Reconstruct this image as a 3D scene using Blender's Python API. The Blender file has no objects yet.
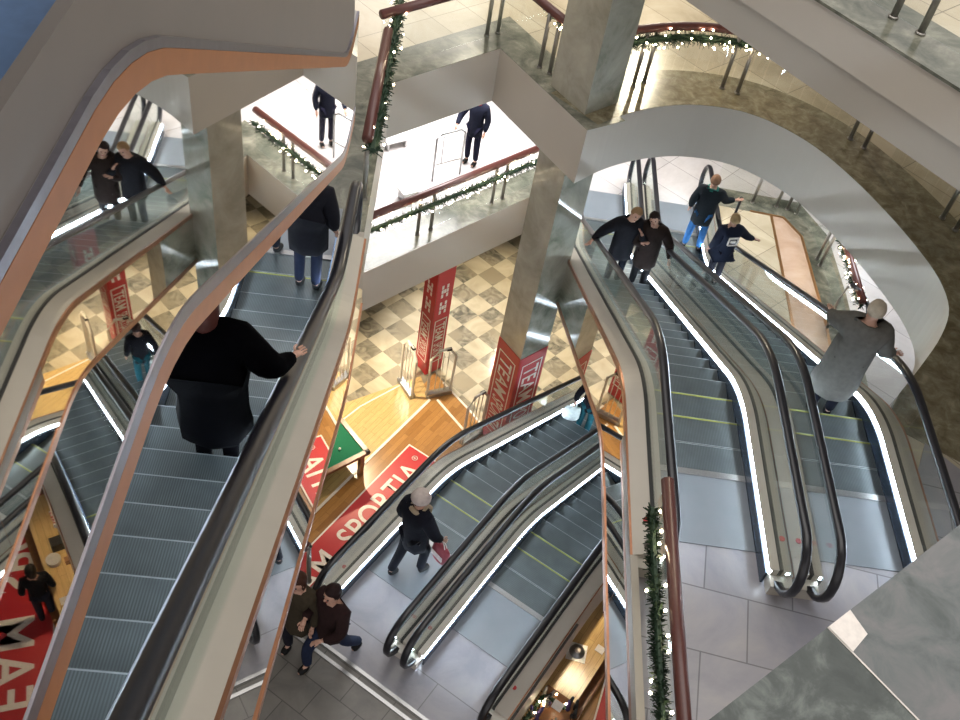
import bpy, bmesh, math, random
from mathutils import Vector, Matrix
random.seed(7)
S = bpy.context.scene
COL = S.collection
TAN = math.tan(math.radians(30))
CZ = 17.15                      # camera height above the lowest floor
L0, L1, L2, L3 = 0.0, 4.40, 8.82, 13.18
LT = CZ - 1.32                  # half landing of the highest escalator

# ------------------------------------------------------------------ camera
F, PITCH, ROLL = 977.0, math.radians(46.36), math.radians(11.05)
D = Vector((0, math.cos(PITCH), -math.sin(PITCH)))
R0 = Vector((1, 0, 0)); U0 = R0.cross(D)
R_ = math.cos(ROLL)*R0 + math.sin(ROLL)*U0
U_ = -math.sin(ROLL)*R0 + math.cos(ROLL)*U0
cd = bpy.data.cameras.new('camera'); cam = bpy.data.objects.new('camera', cd); COL.objects.link(cam)
cd.sensor_width = 36; cd.lens = F/960*36; cd.clip_start = .05; cd.clip_end = 200
m = Matrix((R_, U_, -D)).transposed().to_4x4(); m.translation = Vector((0, 0, CZ)); cam.matrix_world = m
S.camera = cam

def frame(a):
    a = math.radians(a)
    return Vector((math.cos(a), -math.sin(a), 0)), Vector((math.sin(a), math.cos(a), 0))
F1, F3, F2 = frame(-6.3), frame(-3.86), frame(26.3)
def W(fr, lat, s, z=0.0):
    return fr[0]*lat + fr[1]*s + Vector((0, 0, z))

# ------------------------------------------------------------------ materials
def mat(name, color=(.5, .5, .5), rough=.5, metal=0.0, emit=None, es=0, noise=None, bump=0, spec=.5):
    mt = bpy.data.materials.new(name); mt.use_nodes = True; nt = mt.node_tree; b = nt.nodes['Principled BSDF']
    b.inputs['Base Color'].default_value = (*color, 1); b.inputs['Roughness'].default_value = rough
    b.inputs['Metallic'].default_value = metal; b.inputs['Specular IOR Level'].default_value = spec
    if emit: b.inputs['Emission Color'].default_value = (*emit, 1); b.inputs['Emission Strength'].default_value = es
    sc, c2, amt = noise if noise else (30, tuple(c*.85 for c in color), .5)
    tc = nt.nodes.new('ShaderNodeTexCoord'); n = nt.nodes.new('ShaderNodeTexNoise'); n.inputs['Scale'].default_value = sc
    n.inputs['Detail'].default_value = 5
    nt.links.new(tc.outputs['Object'], n.inputs['Vector'])
    r = nt.nodes.new('ShaderNodeValToRGB'); r.color_ramp.elements[0].position = .5-amt*.4; r.color_ramp.elements[1].position = .5+amt*.4
    r.color_ramp.elements[0].color = (*color, 1); r.color_ramp.elements[1].color = (*c2, 1)
    nt.links.new(n.outputs['Fac'], r.inputs['Fac']); nt.links.new(r.outputs['Color'], b.inputs['Base Color'])
    if bump:
        bp = nt.nodes.new('ShaderNodeBump'); bp.inputs['Strength'].default_value = bump; bp.inputs['Distance'].default_value = .01
        nt.links.new(n.outputs['Fac'], bp.inputs['Height']); nt.links.new(bp.outputs['Normal'], b.inputs['Normal'])
    return mt

def marble(name, c1, c2, c3, scale=1.2, rough=.18, tile=None, grout=(.25, .24, .22), rot=0):
    """veined stone, optionally cut in slabs"""
    mt = bpy.data.materials.new(name); mt.use_nodes = True; nt = mt.node_tree; N = nt.nodes; L = nt.links
    b = N['Principled BSDF']; b.inputs['Roughness'].default_value = rough
    g = N.new('ShaderNodeNewGeometry'); mp = N.new('ShaderNodeMapping'); mp.inputs['Rotation'].default_value[2] = math.radians(rot)
    L.new(g.outputs['Position'], mp.inputs['Vector'])
    n = N.new('ShaderNodeTexNoise'); n.inputs['Scale'].default_value = scale; n.inputs['Detail'].default_value = 9; n.inputs['Roughness'].default_value = .65
    n.inputs['Distortion'].default_value = .5
    L.new(mp.outputs['Vector'], n.inputs['Vector'])
    r = N.new('ShaderNodeValToRGB'); e = r.color_ramp.elements
    e[0].position = .36; e[0].color = (*c1, 1); e[1].position = .66; e[1].color = (*c3, 1)
    k = e.new(.5); k.color = (*c2, 1)
    L.new(n.outputs['Fac'], r.inputs['Fac']); out = r.outputs['Color']
    if tile:
        br = N.new('ShaderNodeTexBrick'); br.offset = 0.0 if tile[2] else .5
        br.inputs['Scale'].default_value = 1; br.inputs['Brick Width'].default_value = tile[0]; br.inputs['Row Height'].default_value = tile[1]
        br.inputs['Mortar Size'].default_value = .008; br.inputs['Mortar Smooth'].default_value = .3
        br.inputs['Color1'].default_value = (1, 1, 1, 1); br.inputs['Color2'].default_value = (.84, .84, .84, 1); br.inputs['Mortar'].default_value = (.45, .45, .45, 1)
        L.new(mp.outputs['Vector'], br.inputs['Vector'])
        mx = N.new('ShaderNodeMix'); mx.data_type = 'RGBA'; mx.blend_type = 'MULTIPLY'; mx.inputs[0].default_value = 1
        L.new(out, mx.inputs[6]); L.new(br.outputs['Color'], mx.inputs[7]); out = mx.outputs[2]
    L.new(out, b.inputs['Base Color'])
    return mt

def checker_mat(name, size, rot, off):
    mt = bpy.data.materials.new(name); mt.use_nodes = True; nt = mt.node_tree; N = nt.nodes; L = nt.links
    b = N['Principled BSDF']; b.inputs['Roughness'].default_value = .16
    g = N.new('ShaderNodeNewGeometry'); mp = N.new('ShaderNodeMapping'); mp.vector_type = 'TEXTURE'
    mp.inputs['Location'].default_value = (off[0], off[1], 0.01); mp.inputs['Rotation'].default_value[2] = math.radians(rot)
    mp.inputs['Scale'].default_value = (size, size, size*8)
    L.new(g.outputs['Position'], mp.inputs['Vector'])
    ck = N.new('ShaderNodeTexChecker'); ck.inputs['Scale'].default_value = 1
    L.new(mp.outputs['Vector'], ck.inputs['Vector'])
    def vein(s, a, bb, p0, p1):
        n = N.new('ShaderNodeTexNoise'); n.inputs['Scale'].default_value = s; n.inputs['Detail'].default_value = 8; n.inputs['Distortion'].default_value = 2
        L.new(g.outputs['Position'], n.inputs['Vector'])
        r = N.new('ShaderNodeValToRGB'); r.color_ramp.elements[0].position = p0; r.color_ramp.elements[1].position = p1
        r.color_ramp.elements[0].color = (*a, 1); r.color_ramp.elements[1].color = (*bb, 1)
        L.new(n.outputs['Fac'], r.inputs['Fac']); return r.outputs['Color']
    dk = vein(3.0, (.14, .13, .105), (.40, .36, .28), .38, .7); lt = vein(1.0, (.42, .36, .26), (.56, .5, .38), .3, .7)
    # some dark tiles are paler: large scale variation
    wn = N.new('ShaderNodeTexNoise'); wn.inputs['Scale'].default_value = .8; L.new(g.outputs['Position'], wn.inputs['Vector'])
    wr = N.new('ShaderNodeValToRGB'); wr.color_ramp.elements[0].position = .42; wr.color_ramp.elements[1].position = .62
    L.new(wn.outputs['Fac'], wr.inputs['Fac'])
    m0 = N.new('ShaderNodeMix'); m0.data_type = 'RGBA'; m0.inputs[7].default_value = (.30, .26, .19, 1)
    L.new(wr.outputs['Color'], m0.inputs[0]); L.new(dk, m0.inputs[6])
    mx = N.new('ShaderNodeMix'); mx.data_type = 'RGBA'
    L.new(ck.outputs['Fac'], mx.inputs[0]); L.new(m0.outputs[2], mx.inputs[6]); L.new(lt, mx.inputs[7])
    L.new(mx.outputs[2], b.inputs['Base Color']); return mt

def wood_mat(name, c1, c2, rot, rough=.3):
    mt = bpy.data.materials.new(name); mt.use_nodes = True; nt = mt.node_tree; N = nt.nodes; L = nt.links
    b = N['Principled BSDF']; b.inputs['Roughness'].default_value = rough
    g = N.new('ShaderNodeNewGeometry'); mp = N.new('ShaderNodeMapping'); mp.inputs['Rotation'].default_value[2] = math.radians(rot)
    L.new(g.outputs['Position'], mp.inputs['Vector'])
    br = N.new('ShaderNodeTexBrick'); br.offset = .5; br.inputs['Scale'].default_value = 1
    br.inputs['Brick Width'].default_value = .9; br.inputs['Row Height'].default_value = .12; br.inputs['Mortar Size'].default_value = .003
    br.inputs['Color1'].default_value = (*c1, 1); br.inputs['Color2'].default_value = (*c2, 1); br.inputs['Mortar'].default_value = tuple(x*.5 for x in c1)+(1,)
    L.new(mp.outputs['Vector'], br.inputs['Vector'])
    n = N.new('ShaderNodeTexNoise'); n.inputs['Scale'].default_value = 6; n.inputs['Detail'].default_value = 6
    sc = N.new('ShaderNodeMapping'); sc.inputs['Scale'].default_value = (1, 12, 1); L.new(mp.outputs['Vector'], sc.inputs['Vector']); L.new(sc.outputs['Vector'], n.inputs['Vector'])
    mx = N.new('ShaderNodeMix'); mx.data_type = 'RGBA'; mx.blend_type = 'OVERLAY'; mx.inputs[0].default_value = .35
    L.new(br.outputs['Color'], mx.inputs[6]); L.new(n.outputs['Fac'], mx.inputs[7]); L.new(mx.outputs[2], b.inputs['Base Color'])
    return mt

def glass_mat(name, tint, refl=1.0, base=.06):
    mt = bpy.data.materials.new(name); mt.use_nodes = True; nt = mt.node_tree; N = nt.nodes; L = nt.links
    N.remove(N['Principled BSDF']); o = N['Material Output']
    t = N.new('ShaderNodeBsdfTransparent'); t.inputs['Color'].default_value = (*tint, 1)
    gl = N.new('ShaderNodeBsdfGlossy'); gl.inputs['Roughness'].default_value = .02; gl.inputs['Color'].default_value = (.9, 1, .97, 1)
    f = N.new('ShaderNodeLayerWeight'); f.inputs['Blend'].default_value = .5
    pw = N.new('ShaderNodeMath'); pw.operation = 'POWER'; pw.inputs[1].default_value = 4.5; L.new(f.outputs['Facing'], pw.inputs[0])
    ma = N.new('ShaderNodeMath'); ma.operation = 'MULTIPLY_ADD'; ma.inputs[1].default_value = refl; ma.inputs[2].default_value = base
    L.new(pw.outputs[0], ma.inputs[0]); ma.use_clamp = True
    mx = N.new('ShaderNodeMixShader'); L.new(ma.outputs[0], mx.inputs[0]); L.new(t.outputs[0], mx.inputs[1]); L.new(gl.outputs[0], mx.inputs[2])
    L.new(mx.outputs[0], o.inputs['Surface']); return mt

def tread_mat(name, fr, c1, c2, rough=.35, metal=.6):
    """ribbed aluminium: fine grooves along the travel direction"""
    mt = bpy.data.materials.new(name); mt.use_nodes = True; nt = mt.node_tree; N = nt.nodes; L = nt.links
    b = N['Principled BSDF']; b.inputs['Roughness'].default_value = rough; b.inputs['Metallic'].default_value = metal
    g = N.new('ShaderNodeNewGeometry'); mp = N.new('ShaderNodeVectorMath'); mp.operation = 'DOT_PRODUCT'; mp.inputs[1].default_value = fr[0]
    L.new(g.outputs['Position'], mp.inputs[0])
    ml = N.new('ShaderNodeMath'); ml.operation = 'MULTIPLY'; ml.inputs[1].default_value = 2*math.pi/.018; L.new(mp.outputs['Value'], ml.inputs[0])
    sn = N.new('ShaderNodeMath'); sn.operation = 'SINE'; L.new(ml.outputs[0], sn.inputs[0])
    r = N.new('ShaderNodeMapRange'); r.inputs[1].default_value = -1; L.new(sn.outputs[0], r.inputs[0])
    n = N.new('ShaderNodeTexNoise'); n.inputs['Scale'].default_value = 5; L.new(g.outputs['Position'], n.inputs['Vector'])
    mm = N.new('ShaderNodeMath'); mm.operation = 'MULTIPLY'; L.new(r.outputs[0], mm.inputs[0]); L.new(n.outputs['Fac'], mm.inputs[1])
    mx = N.new('ShaderNodeMix'); mx.data_type = 'RGBA'; mx.inputs[6].default_value = (*c1, 1); mx.inputs[7].default_value = (*c2, 1)
    L.new(mm.outputs[0], mx.inputs[0]); L.new(mx.outputs[2], b.inputs['Base Color']); return mt

M = {}
M['white'] = mat('painted fascia', (.50, .455, .385), .45, noise=(.8, (.465, .42, .36), .6))
M['white2'] = mat('painted lower band', (.42, .385, .33), .5, noise=(.8, (.39, .36, .31), .6))
M['soffit'] = mat('white soffit', (.6, .58, .54), .7)
M['granite'] = marble('grey green marble border', (.075, .08, .062), (.15, .15, .118), (.29, .28, .22), 2.2)
M['granite_brown'] = marble('brown granite border', (.12, .10, .058), (.19, .165, .105), (.29, .26, .18), 5)
M['granite_near'] = marble('pale green veined marble', (.06, .075, .072), (.115, .13, .13), (.175, .17, .172), 3.4, .5)
M['granite_near2'] = marble('dark green speckled marble', (.03, .04, .037), (.055, .068, .062), (.16, .185, .17), 4.5, .5)
M['beige'] = marble('cream stone floor', (.42, .36, .25), (.50, .43, .31), (.56, .50, .38), .9, .2, tile=(1.2, .8, True), rot=42)
M['pale'] = marble('pale polished stone floor', (.50, .47, .46), (.58, .55, .54), (.64, .62, .62), .6, .16, tile=(1.2, .9, True), rot=35)
M['landing'] = marble('lilac grey stone floor', (.23, .225, .255), (.28, .27, .29), (.33, .31, .31), 1.2, .28, tile=(.9, .7, False), rot=4)
M['landing_dark'] = marble('grey paving', (.13, .125, .115), (.16, .15, .135), (.19, .18, .16), 2, .35, tile=(.6, .45, False), rot=26.3)
M['landing2'] = marble('lilac grey lower landing', (.24, .235, .265), (.29, .28, .305), (.33, .315, .32), 1.2, .28, tile=(1.6, 1.1, False), rot=26.3)
M['checker'] = checker_mat('checkered marble tiles', .545, -36.8, (-.59, 17.43))
M['wood'] = wood_mat('parquet', (.43, .22, .07), (.30, .14, .04), -64, .3)
M['wood_pale'] = wood_mat('pale boards', (.60, .42, .19), (.54, .37, .16), -64, .25)
M['pink'] = marble('rose stone', (.40, .27, .19), (.47, .33, .24), (.52, .39, .30), 1.5, .2)
M['brass'] = mat('brass inlay', (.36, .19, .08), .3, .7)
M['steel'] = mat('brushed steel', (.42, .42, .42), .32, .9, noise=(60, (.34, .34, .34), .5))
M['plate'] = mat('comb plate metal', (.20, .215, .235), .35, .3, noise=(3, (.18, .20, .22), .5))
M['deck'] = mat('champagne metal deck', (.42, .385, .33), .42, .2, noise=(2, (.38, .35, .30), .6))
M['deck_silver'] = mat('pale silver deck', (.62, .58, .52), .4, .15, noise=(2, (.57, .53, .47), .6))
M['deck_cool'] = mat('grey metal deck', (.33, .31, .29), .5, .2, noise=(2, (.30, .28, .27), .6))
M['skirt'] = mat('dark skirting', (.03, .045, .07), .25, .5)
M['parapet'] = mat('warm grey parapet', (.165, .145, .132), .5, noise=(3, (.15, .135, .125), .5))
M['blue'] = mat('blue lit metal cover', (.10, .20, .40), .4, .2)  # steel tinted blue: the glow of blue LEDs is put into its colour
M['gasket'] = mat('black gasket', (.012, .012, .012), .5)
M['rubber'] = mat('black rubber handrail', (.010, .010, .014), .28)
M['copper'] = mat('copper trim', (.42, .20, .11), .32, .75, noise=(8, (.34, .16, .09), .5))
M['orange'] = mat('orange copper band', (.36, .135, .04), .42, .3, noise=(12, (.31, .115, .035), .5))
M['silver'] = mat('silver trim', (.20, .19, .22), .3, .75)
M['mirror'] = mat('mirror steel cladding', (.83, .80, .74), .015, 1.0, noise=(1, (.80, .78, .73), .5))
M['led'] = mat('light strip', (.9, .95, 1), .4, emit=(.74, .87, 1.0), es=24)
M['glass'] = glass_mat('balustrade glass', (.965, .975, .968), .6, .055)
M['glass_clear'] = glass_mat('railing glass', (.97, .98, .972), .55, .045)
M['nosing'] = mat('step nosing', (.30, .33, .34), .4, .5)
M['yellow'] = mat('yellow demarcation', (.24, .26, .05), .6)
M['redrail'] = mat('mahogany handrail', (.10, .032, .026), .3)
M['post'] = mat('bronze steel post', (.34, .32, .29), .3, .8)
M['red'] = mat('red vinyl', (.52, .025, .03), .4, noise=(3, (.46, .02, .03), .5))
M['letter'] = mat('white vinyl', (.86, .80, .74), .5)
M['needles'] = mat('fir needles', (.008, .028, .012), .7, noise=(25, (.02, .05, .022), .5))
M['bulb'] = mat('fairy light', (1, .9, .7), .4, emit=(1.0, .80, .52), es=28)
M['lamp'] = mat('lamp diffuser', (1, 1, 1), .4, emit=(1, .93, .82), es=8)
M['felt'] = mat('green felt', (.0, .13, .06), .9)
M['brownwood'] = mat('stained wood', (.25, .11, .04), .35, noise=(10, (.17, .07, .03), .6))
M['black'] = mat('black cloth', (.006, .006, .008), .85)
M['plastic'] = mat('clear plastic frame', (.62, .58, .50), .3)
M['whitepaint'] = mat('white enamel', (.8, .8, .78), .35)
M['purple'] = mat('purple cloth', (.10, .06, .22), .8, noise=(20, (.04, .03, .10), .8))

# ------------------------------------------------------------------ mesh helpers
def link(name, verts, faces, mats, parent=None, mi=None, smooth=False):
    me = bpy.data.meshes.new(name); me.from_pydata([tuple(v) for v in verts], [], faces); 
    for x in (mats if isinstance(mats, (list, tuple)) else [mats]): me.materials.append(x)
    if mi:
        for p, i in zip(me.polygons, mi): p.material_index = i
    bm = bmesh.new(); bm.from_mesh(me); bmesh.ops.recalc_face_normals(bm, faces=bm.faces); bm.to_mesh(me); bm.free()
    if smooth:
        for p in me.polygons: p.use_smooth = True
    o = bpy.data.objects.new(name, me); COL.objects.link(o)
    if parent: o.parent = parent; o.matrix_parent_inverse = Matrix.Translation(-parent.location) if parent.type == 'EMPTY' and not parent.parent else Matrix.Identity(4)
    return o
class MB:
    def __init__(s): s.v = []; s.f = []; s.m = []
    def add(s, vs, fs, mi=0):
        o = len(s.v); s.v += [Vector(v) for v in vs]; s.f += [tuple(i+o for i in f) for f in fs]; s.m += [mi]*len(fs); return s
    def box(s, c, size, rot=None, mi=0):
        c = Vector(c); a = [Vector((x*size[0]/2, y*size[1]/2, z*size[2]/2)) for x in (-1, 1) for y in (-1, 1) for z in (-1, 1)]
        if rot is not None: a = [rot @ v for v in a]
        return s.add([c+v for v in a], [(0, 1, 3, 2), (4, 6, 7, 5), (0, 4, 5, 1), (2, 3, 7, 6), (0, 2, 6, 4), (1, 5, 7, 3)], mi)
    def tube(s, pts, r, n=8, mi=0, closed=False):
        pts = [Vector(p) for p in pts]; rings = []
        for i, p in enumerate(pts):
            a = pts[i-1] if i > 0 or closed else p; b = pts[(i+1) % len(pts)] if i < len(pts)-1 or closed else p
            t = (b-a).normalized(); up = Vector((0, 0, 1)) if abs(t.z) < .95 else Vector((1, 0, 0))
            x = t.cross(up).normalized(); y = t.cross(x)
            rr = r[i] if isinstance(r, (list, tuple)) else r
            rings.append([p+x*math.cos(2*math.pi*k/n)*rr+y*math.sin(2*math.pi*k/n)*rr for k in range(n)])
        vs = [v for q in rings for v in q]; fs = []
        for i in range(len(rings)-(0 if closed else 1)):
            j = (i+1) % len(rings)
            for k in range(n): fs.append((i*n+k, i*n+(k+1) % n, j*n+(k+1) % n, j*n+k))
        if not closed: fs += [tuple(range(n))[::-1], tuple((len(rings)-1)*n+k for k in range(n))]
        return s.add(vs, fs, mi)
    def sweep(s, sections, mi=0, caps=True):
        n = len(sections[0]); vs = [v for q in sections for v in q]; fs = []
        for i in range(len(sections)-1):
            for k in range(n): fs.append((i*n+k, i*n+(k+1) % n, (i+1)*n+(k+1) % n, (i+1)*n+k))
        if caps: fs += [tuple(range(n))[::-1], tuple((len(sections)-1)*n+k for k in range(n))]
        return s.add(vs, fs, mi)
    def ball(s, c, r, n=8, mi=0, sc=(1, 1, 1)):
        vs = []; fs = []; c = Vector(c)
        for i in range(n+1):
            th = math.pi*i/n
            for j in range(2*n):
                ph = math.pi*j/n; vs.append(c+Vector((r*sc[0]*math.sin(th)*math.cos(ph), r*sc[1]*math.sin(th)*math.sin(ph), r*sc[2]*math.cos(th))))
        for i in range(n):
            for j in range(2*n): fs.append((i*2*n+j, i*2*n+(j+1) % (2*n), (i+1)*2*n+(j+1) % (2*n), (i+1)*2*n+j))
        return s.add(vs, fs, mi)
    def build(s, name, mats, parent=None, smooth=False): return link(name, s.v, s.f, mats, parent, s.m, smooth)

def tag(o, label=None, cat=None, group=None, kind=None):
    if label: o['label'] = label
    if cat: o['category'] = cat
    if group: o['group'] = group
    if kind: o['kind'] = kind
    return o
def thing(name, loc, label, cat, group=None):
    o = bpy.data.objects.new(name, None); COL.objects.link(o); o.location = Vector(loc); o.empty_display_size = .2
    return tag(o, label, cat, group)

def slab(name, poly, z, th, mats, kind='structure'):
    """polygon floor plate: top material 0, sides material 1, underside material 2"""
    bm = bmesh.new(); n = len(poly)
    t = [bm.verts.new((p[0], p[1], z)) for p in poly]; b = [bm.verts.new((p[0], p[1], z-th)) for p in poly]
    bm.faces.new(t).material_index = 0; f = bm.faces.new(b[::-1]); f.material_index = 2
    for i in range(n):
        q = bm.faces.new((t[i], b[i], b[(i+1) % n], t[(i+1) % n])); q.material_index = 1
    bmesh.ops.recalc_face_normals(bm, faces=bm.faces); bmesh.ops.triangulate(bm, faces=[f for f in bm.faces if len(f.verts) > 4])
    me = bpy.data.meshes.new(name); bm.to_mesh(me); bm.free()
    for x in mats: me.materials.append(x)
    o = bpy.data.objects.new(name, me); COL.objects.link(o)
    if kind: o['kind'] = kind
    return o

def offset_poly(path, d):
    """parallel path at distance d to the left of travel"""
    out = []
    for i, p in enumerate(path):
        p = Vector(p[:2])
        a = Vector(path[i-1][:2]) if i else None; b = Vector(path[i+1][:2]) if i < len(path)-1 else None
        ns = []
        if a is not None: t = (p-a).normalized(); ns.append(Vector((-t.y, t.x)))
        if b is not None: t = (b-p).normalized(); ns.append(Vector((-t.y, t.x)))
        if len(ns) == 1: out.append(p+ns[0]*d)
        else:
            m_ = (ns[0]+ns[1]).normalized(); out.append(p+m_*(d/max(.4, m_.dot(ns[0]))))
    return out
def strip(name, path, d0, d1, z, th, mt, kind='structure'):
    a = offset_poly(path, d0); b = offset_poly(path, d1); mb = MB()
    for i in range(len(a)-1):
        q = [a[i], a[i+1], b[i+1], b[i]]
        mb.add([(v.x, v.y, z) for v in q]+[(v.x, v.y, z-th) for v in q], [(0, 1, 2, 3), (7, 6, 5, 4), (0, 4, 5, 1), (1, 5, 6, 2), (2, 6, 7, 3), (3, 7, 4, 0)])
    o = mb.build(name, mt); o['kind'] = kind; return o

# ------------------------------------------------------------------ floors
def xy(fr, lat, s): v = W(fr, lat, s); return (v.x, v.y)
ARC = [(.95, 13.21), (1.33, 13.68), (1.77, 14.09), (2.25, 14.40), (2.76, 14.60), (3.44, 14.66), (4.05, 14.45), (4.64, 14.0), (5.13, 13.36), (5.57, 12.6), (5.91, 11.86), (6.12, 11.22), (6.15, 10.6), (5.93, 10.0), (5.55, 9.35), (5.16, 8.75)]
def catmull(P, n=4):
    out = []; P = [Vector(p) for p in P]
    for i in range(len(P)-1):
        a, b, c, d = P[max(0, i-1)], P[i], P[i+1], P[min(len(P)-1, i+2)]
        for k in range(n):
            t = k/n; v = .5*((2*b)+(c-a)*t+(2*a-5*b+4*c-d)*t*t+(3*b-a-3*c+d)*t*t*t); out.append((v.x, v.y))
    out.append(tuple(P[-1])); return out
ARC0 = ARC; ARC = catmull(ARC0)
edge2 = [xy(F1, -.72, 8.3), xy(F1, -.72, 13.6), (-.67, 15.17)] + ARC
L2V = [xy(F1, -2.6, 8.3)] + edge2 + [xy(F3, 5.58, 7.05), xy(F3, 2.28, 7.05), xy(F3, 2.28, -4)]
slab('floor', [(-14, 7.2)] + L2V + [(16, -4), (16, 30), (-14, 30)], L2, 1.02, [M['beige'], M['white'], M['soffit']])
strip('trim_1', [xy(F1, -.72, 9.4), xy(F1, -.72, 13.6), (-.67, 15.17), (.95, 13.21)], 0, .75, L2+.006, .006, M['granite'])
strip('trim_2', ARC[2:]+[(4.9, 8.2)], 0, 1.05, L2+.007, .006, M['granite_brown'])
for nm_, za, zb, ex, mk in (('trim_16', L2+.0, L2-.90, .0, 'mirror'), ('trim_17', L2+.19, L2+.02, .012, 'deck'), ('trim_18', L2-.86, L2-.96, .014, 'copper'), ('trim_19', L2+.02, L2-.06, .014, 'copper')):
    a_ = 2.215-ex; slab(nm_, [xy(F3, a_, -4), xy(F3, 2.28, -4), xy(F3, 2.28, 7.0), xy(F3, a_, 7.0)], za, za-zb, [M[mk]]*3)
# lilac landing in front of the right-hand escalators
slab('floor', [xy(F3, 2.29, -3.9), xy(F3, 2.29, 7.0), xy(F3, 5.6, 7.0), (5.35, 8.0), (6.6, 6.9), (9, 5), (9, -3.9)], L2+.012, .012, [M['landing']]*3)

E1L = [(-14, .45), (.6, 17.47), (1.2, 16.3)]
L1V = E1L + [xy(F3, 2.16, 15.75), xy(F3, 5.6, 15.75), xy(F3, 5.62, 8), (6.8, 2)]
slab('floor', L1V + [(16, 2), (16, 30), (-14, 30)], L1, 1.04, [M['pale'], M['white'], M['soffit']])
strip('trim_3', [(-9, 6.4), (.6, 17.47), (1.2, 16.3)], 0, .72, L1+.006, .006, M['granite'])
strip('trim_4', [xy(F3, 5.62, 17.9), (5.28, 18.24), (6.04, 18.25), (6.33, 17.7), (6.5, 15.95), (6.62, 13)], 0, .7, L1+.006, .006, M['granite'])
slab('floor', [xy(F3, 5.64, 17.9), (5.28, 18.24), (5.80, 18.24), (5.98, 14.4), (6.02, 11), xy(F3, 5.64, 10)], L1+.010, .010, [M['beige']]*3)
slab('floor', [(5.80, 18.24), (6.04, 18.24), (6.40, 17.7), (6.66, 14.9), (6.7, 11), (6.02, 11), (5.98, 14.4)], L1+.011, .010, [M['pink']]*3)
strip('trim_20', [(5.76, 18.3), (5.98, 14.4), (6.02, 11)], -.03, .03, L1+.018, .012, M['brass'])
strip('trim_21', [(5.28, 18.26), (6.04, 18.26), (6.40, 17.7), (6.66, 14.9), (6.7, 11)], -.03, .03, L1+.019, .012, M['brass'])
near1 = [xy(F2, -4.72, 7.5), xy(F2, -4.72, 5.5), xy(F2, -9, 5.5), xy(F2, -9, -5), xy(F2, -1.30, -5), xy(F2, -1.30, 7.5)]
slab('floor', near1, L1, .86, [M['landing_dark'], M['white'], M['soffit']])
slab('floor', [xy(F2, -4.66, 7.45), xy(F2, -4.66, 5.0), xy(F2, -1.34, 5.0), xy(F2, -1.34, 7.45)], L1+.012, .012, [M['landing2']]*3)
strip('trim_5', [xy(F2, -4.9, 5.02), xy(F2, -1.34, 5.02)], 0, -.05, L1+.02, .02, M['steel'])
strip('trim_6', [xy(F2, -4.9, 4.88), xy(F2, -1.34, 4.88)], 0, -.05, L1+.02, .02, M['steel'])

slab('floor', [(-24, -14), (24, -14), (24, 40), (-24, 40)], L0, .3, [M['checker'], M['white'], M['soffit']])
wc = [(-1.0, 15.65), (.08, 14.6), (1.2, 13.35), (6.0, 8.0), (9, 1), (-2, -4), (-9, 3.0), (-4.2, 8.2)]
slab('floor', wc, L0+.012, .012, [M['wood'], M['wood'], M['wood']])
slab('floor', [(-9, 3.5), (-4.2, 8.2), (-2.09, 12.51), (-.96, 14.79), (-1.30, 15.45), (-3.3, 13.8), (-10, 7)], L0+.02, .008, [M['wood_pale']]*3)
strip('trim_7', [(-4.2, 8.2), (-2.09, 12.51), (-.96, 14.79)], -.03, .03, L0+.028, .01, M['letter'])
strip('trim_8', [(-4.2, 11.3), (-2.47, 14.18), (-1.68, 15.08)], -.015, .015, L0+.028, .006, M['letter'])
strip('trim_9', [(-.8, 14.83), (-.02, 14.05), (.9, 13.0)], -.03, .03, L0+.024, .01, M['letter'])
strip('trim_10', [(-.75, 15.39), (.08, 14.6), (1.2, 13.35)], -.02, .03, L0+.022, .01, M['letter'])

# third floor slabs
d3 = Vector((.676, -.737, 0))
p3 = Vector((2.51, 9.28, 0))
q0, q1 = p3-d3*3.3, p3+d3*9
slab('floor', [(q0.x, q0.y), (q1.x, q1.y), (18, 8), (18, 20), (6, 20)], L3, .44, [M['beige'], M['white'], M['soffit']])
nrm = Vector((.737, .676, 0))
slab('trim_12', [tuple((q0+nrm*.03)[:2]), tuple((q1+nrm*.03)[:2]), tuple((q1+nrm*2)[:2]), tuple((q0+nrm*2)[:2])], L3-.44, .36, [M['white2']]*3)
strip('trim_13', [tuple(q0[:2]), tuple(q1[:2])], -.02, .8, L3+.008, .03, M['granite'])
# stone ledge right below the camera
d45 = Vector((.72, .70, 0)).normalized(); pn = Vector((1.85, 2.51, 0)); rn = Vector((d45.y, -d45.x, 0))
def nr(a, b): v = pn+d45*a+rn*b; return (v.x, v.y)
slab('floor', [nr(-3, 0), nr(0, 0), nr(.0, 3), nr(-3, 3)], L3, .5, [M['granite_near2'], M['white'], M['soffit']])
slab('floor', [nr(.0, 0), nr(3.6, 0), nr(3.6, 3), nr(.0, 3)], L3, .5, [M['granite_near'], M['white'], M['soffit']])
slab('trim_14', [nr(-.0, .0), nr(.17, .0), nr(.14, .13), nr(-.0, .15)], L3+.004, .004, [M['letter']]*3)
strip('trim_15', [nr(0, 0), nr(0, 3)], -.004, .004, L3+.004, .004, M['letter'])
slab('shade_slab', [(-14, -8), (9, -8), (9, 2.2), (-.25, 2.2), (-.9, 9.5), (-14, 9.5)], CZ+2.5, .4, [M['soffit']]*3)  # unseen slab added overhead to shade the left escalators and near ledge
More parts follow.
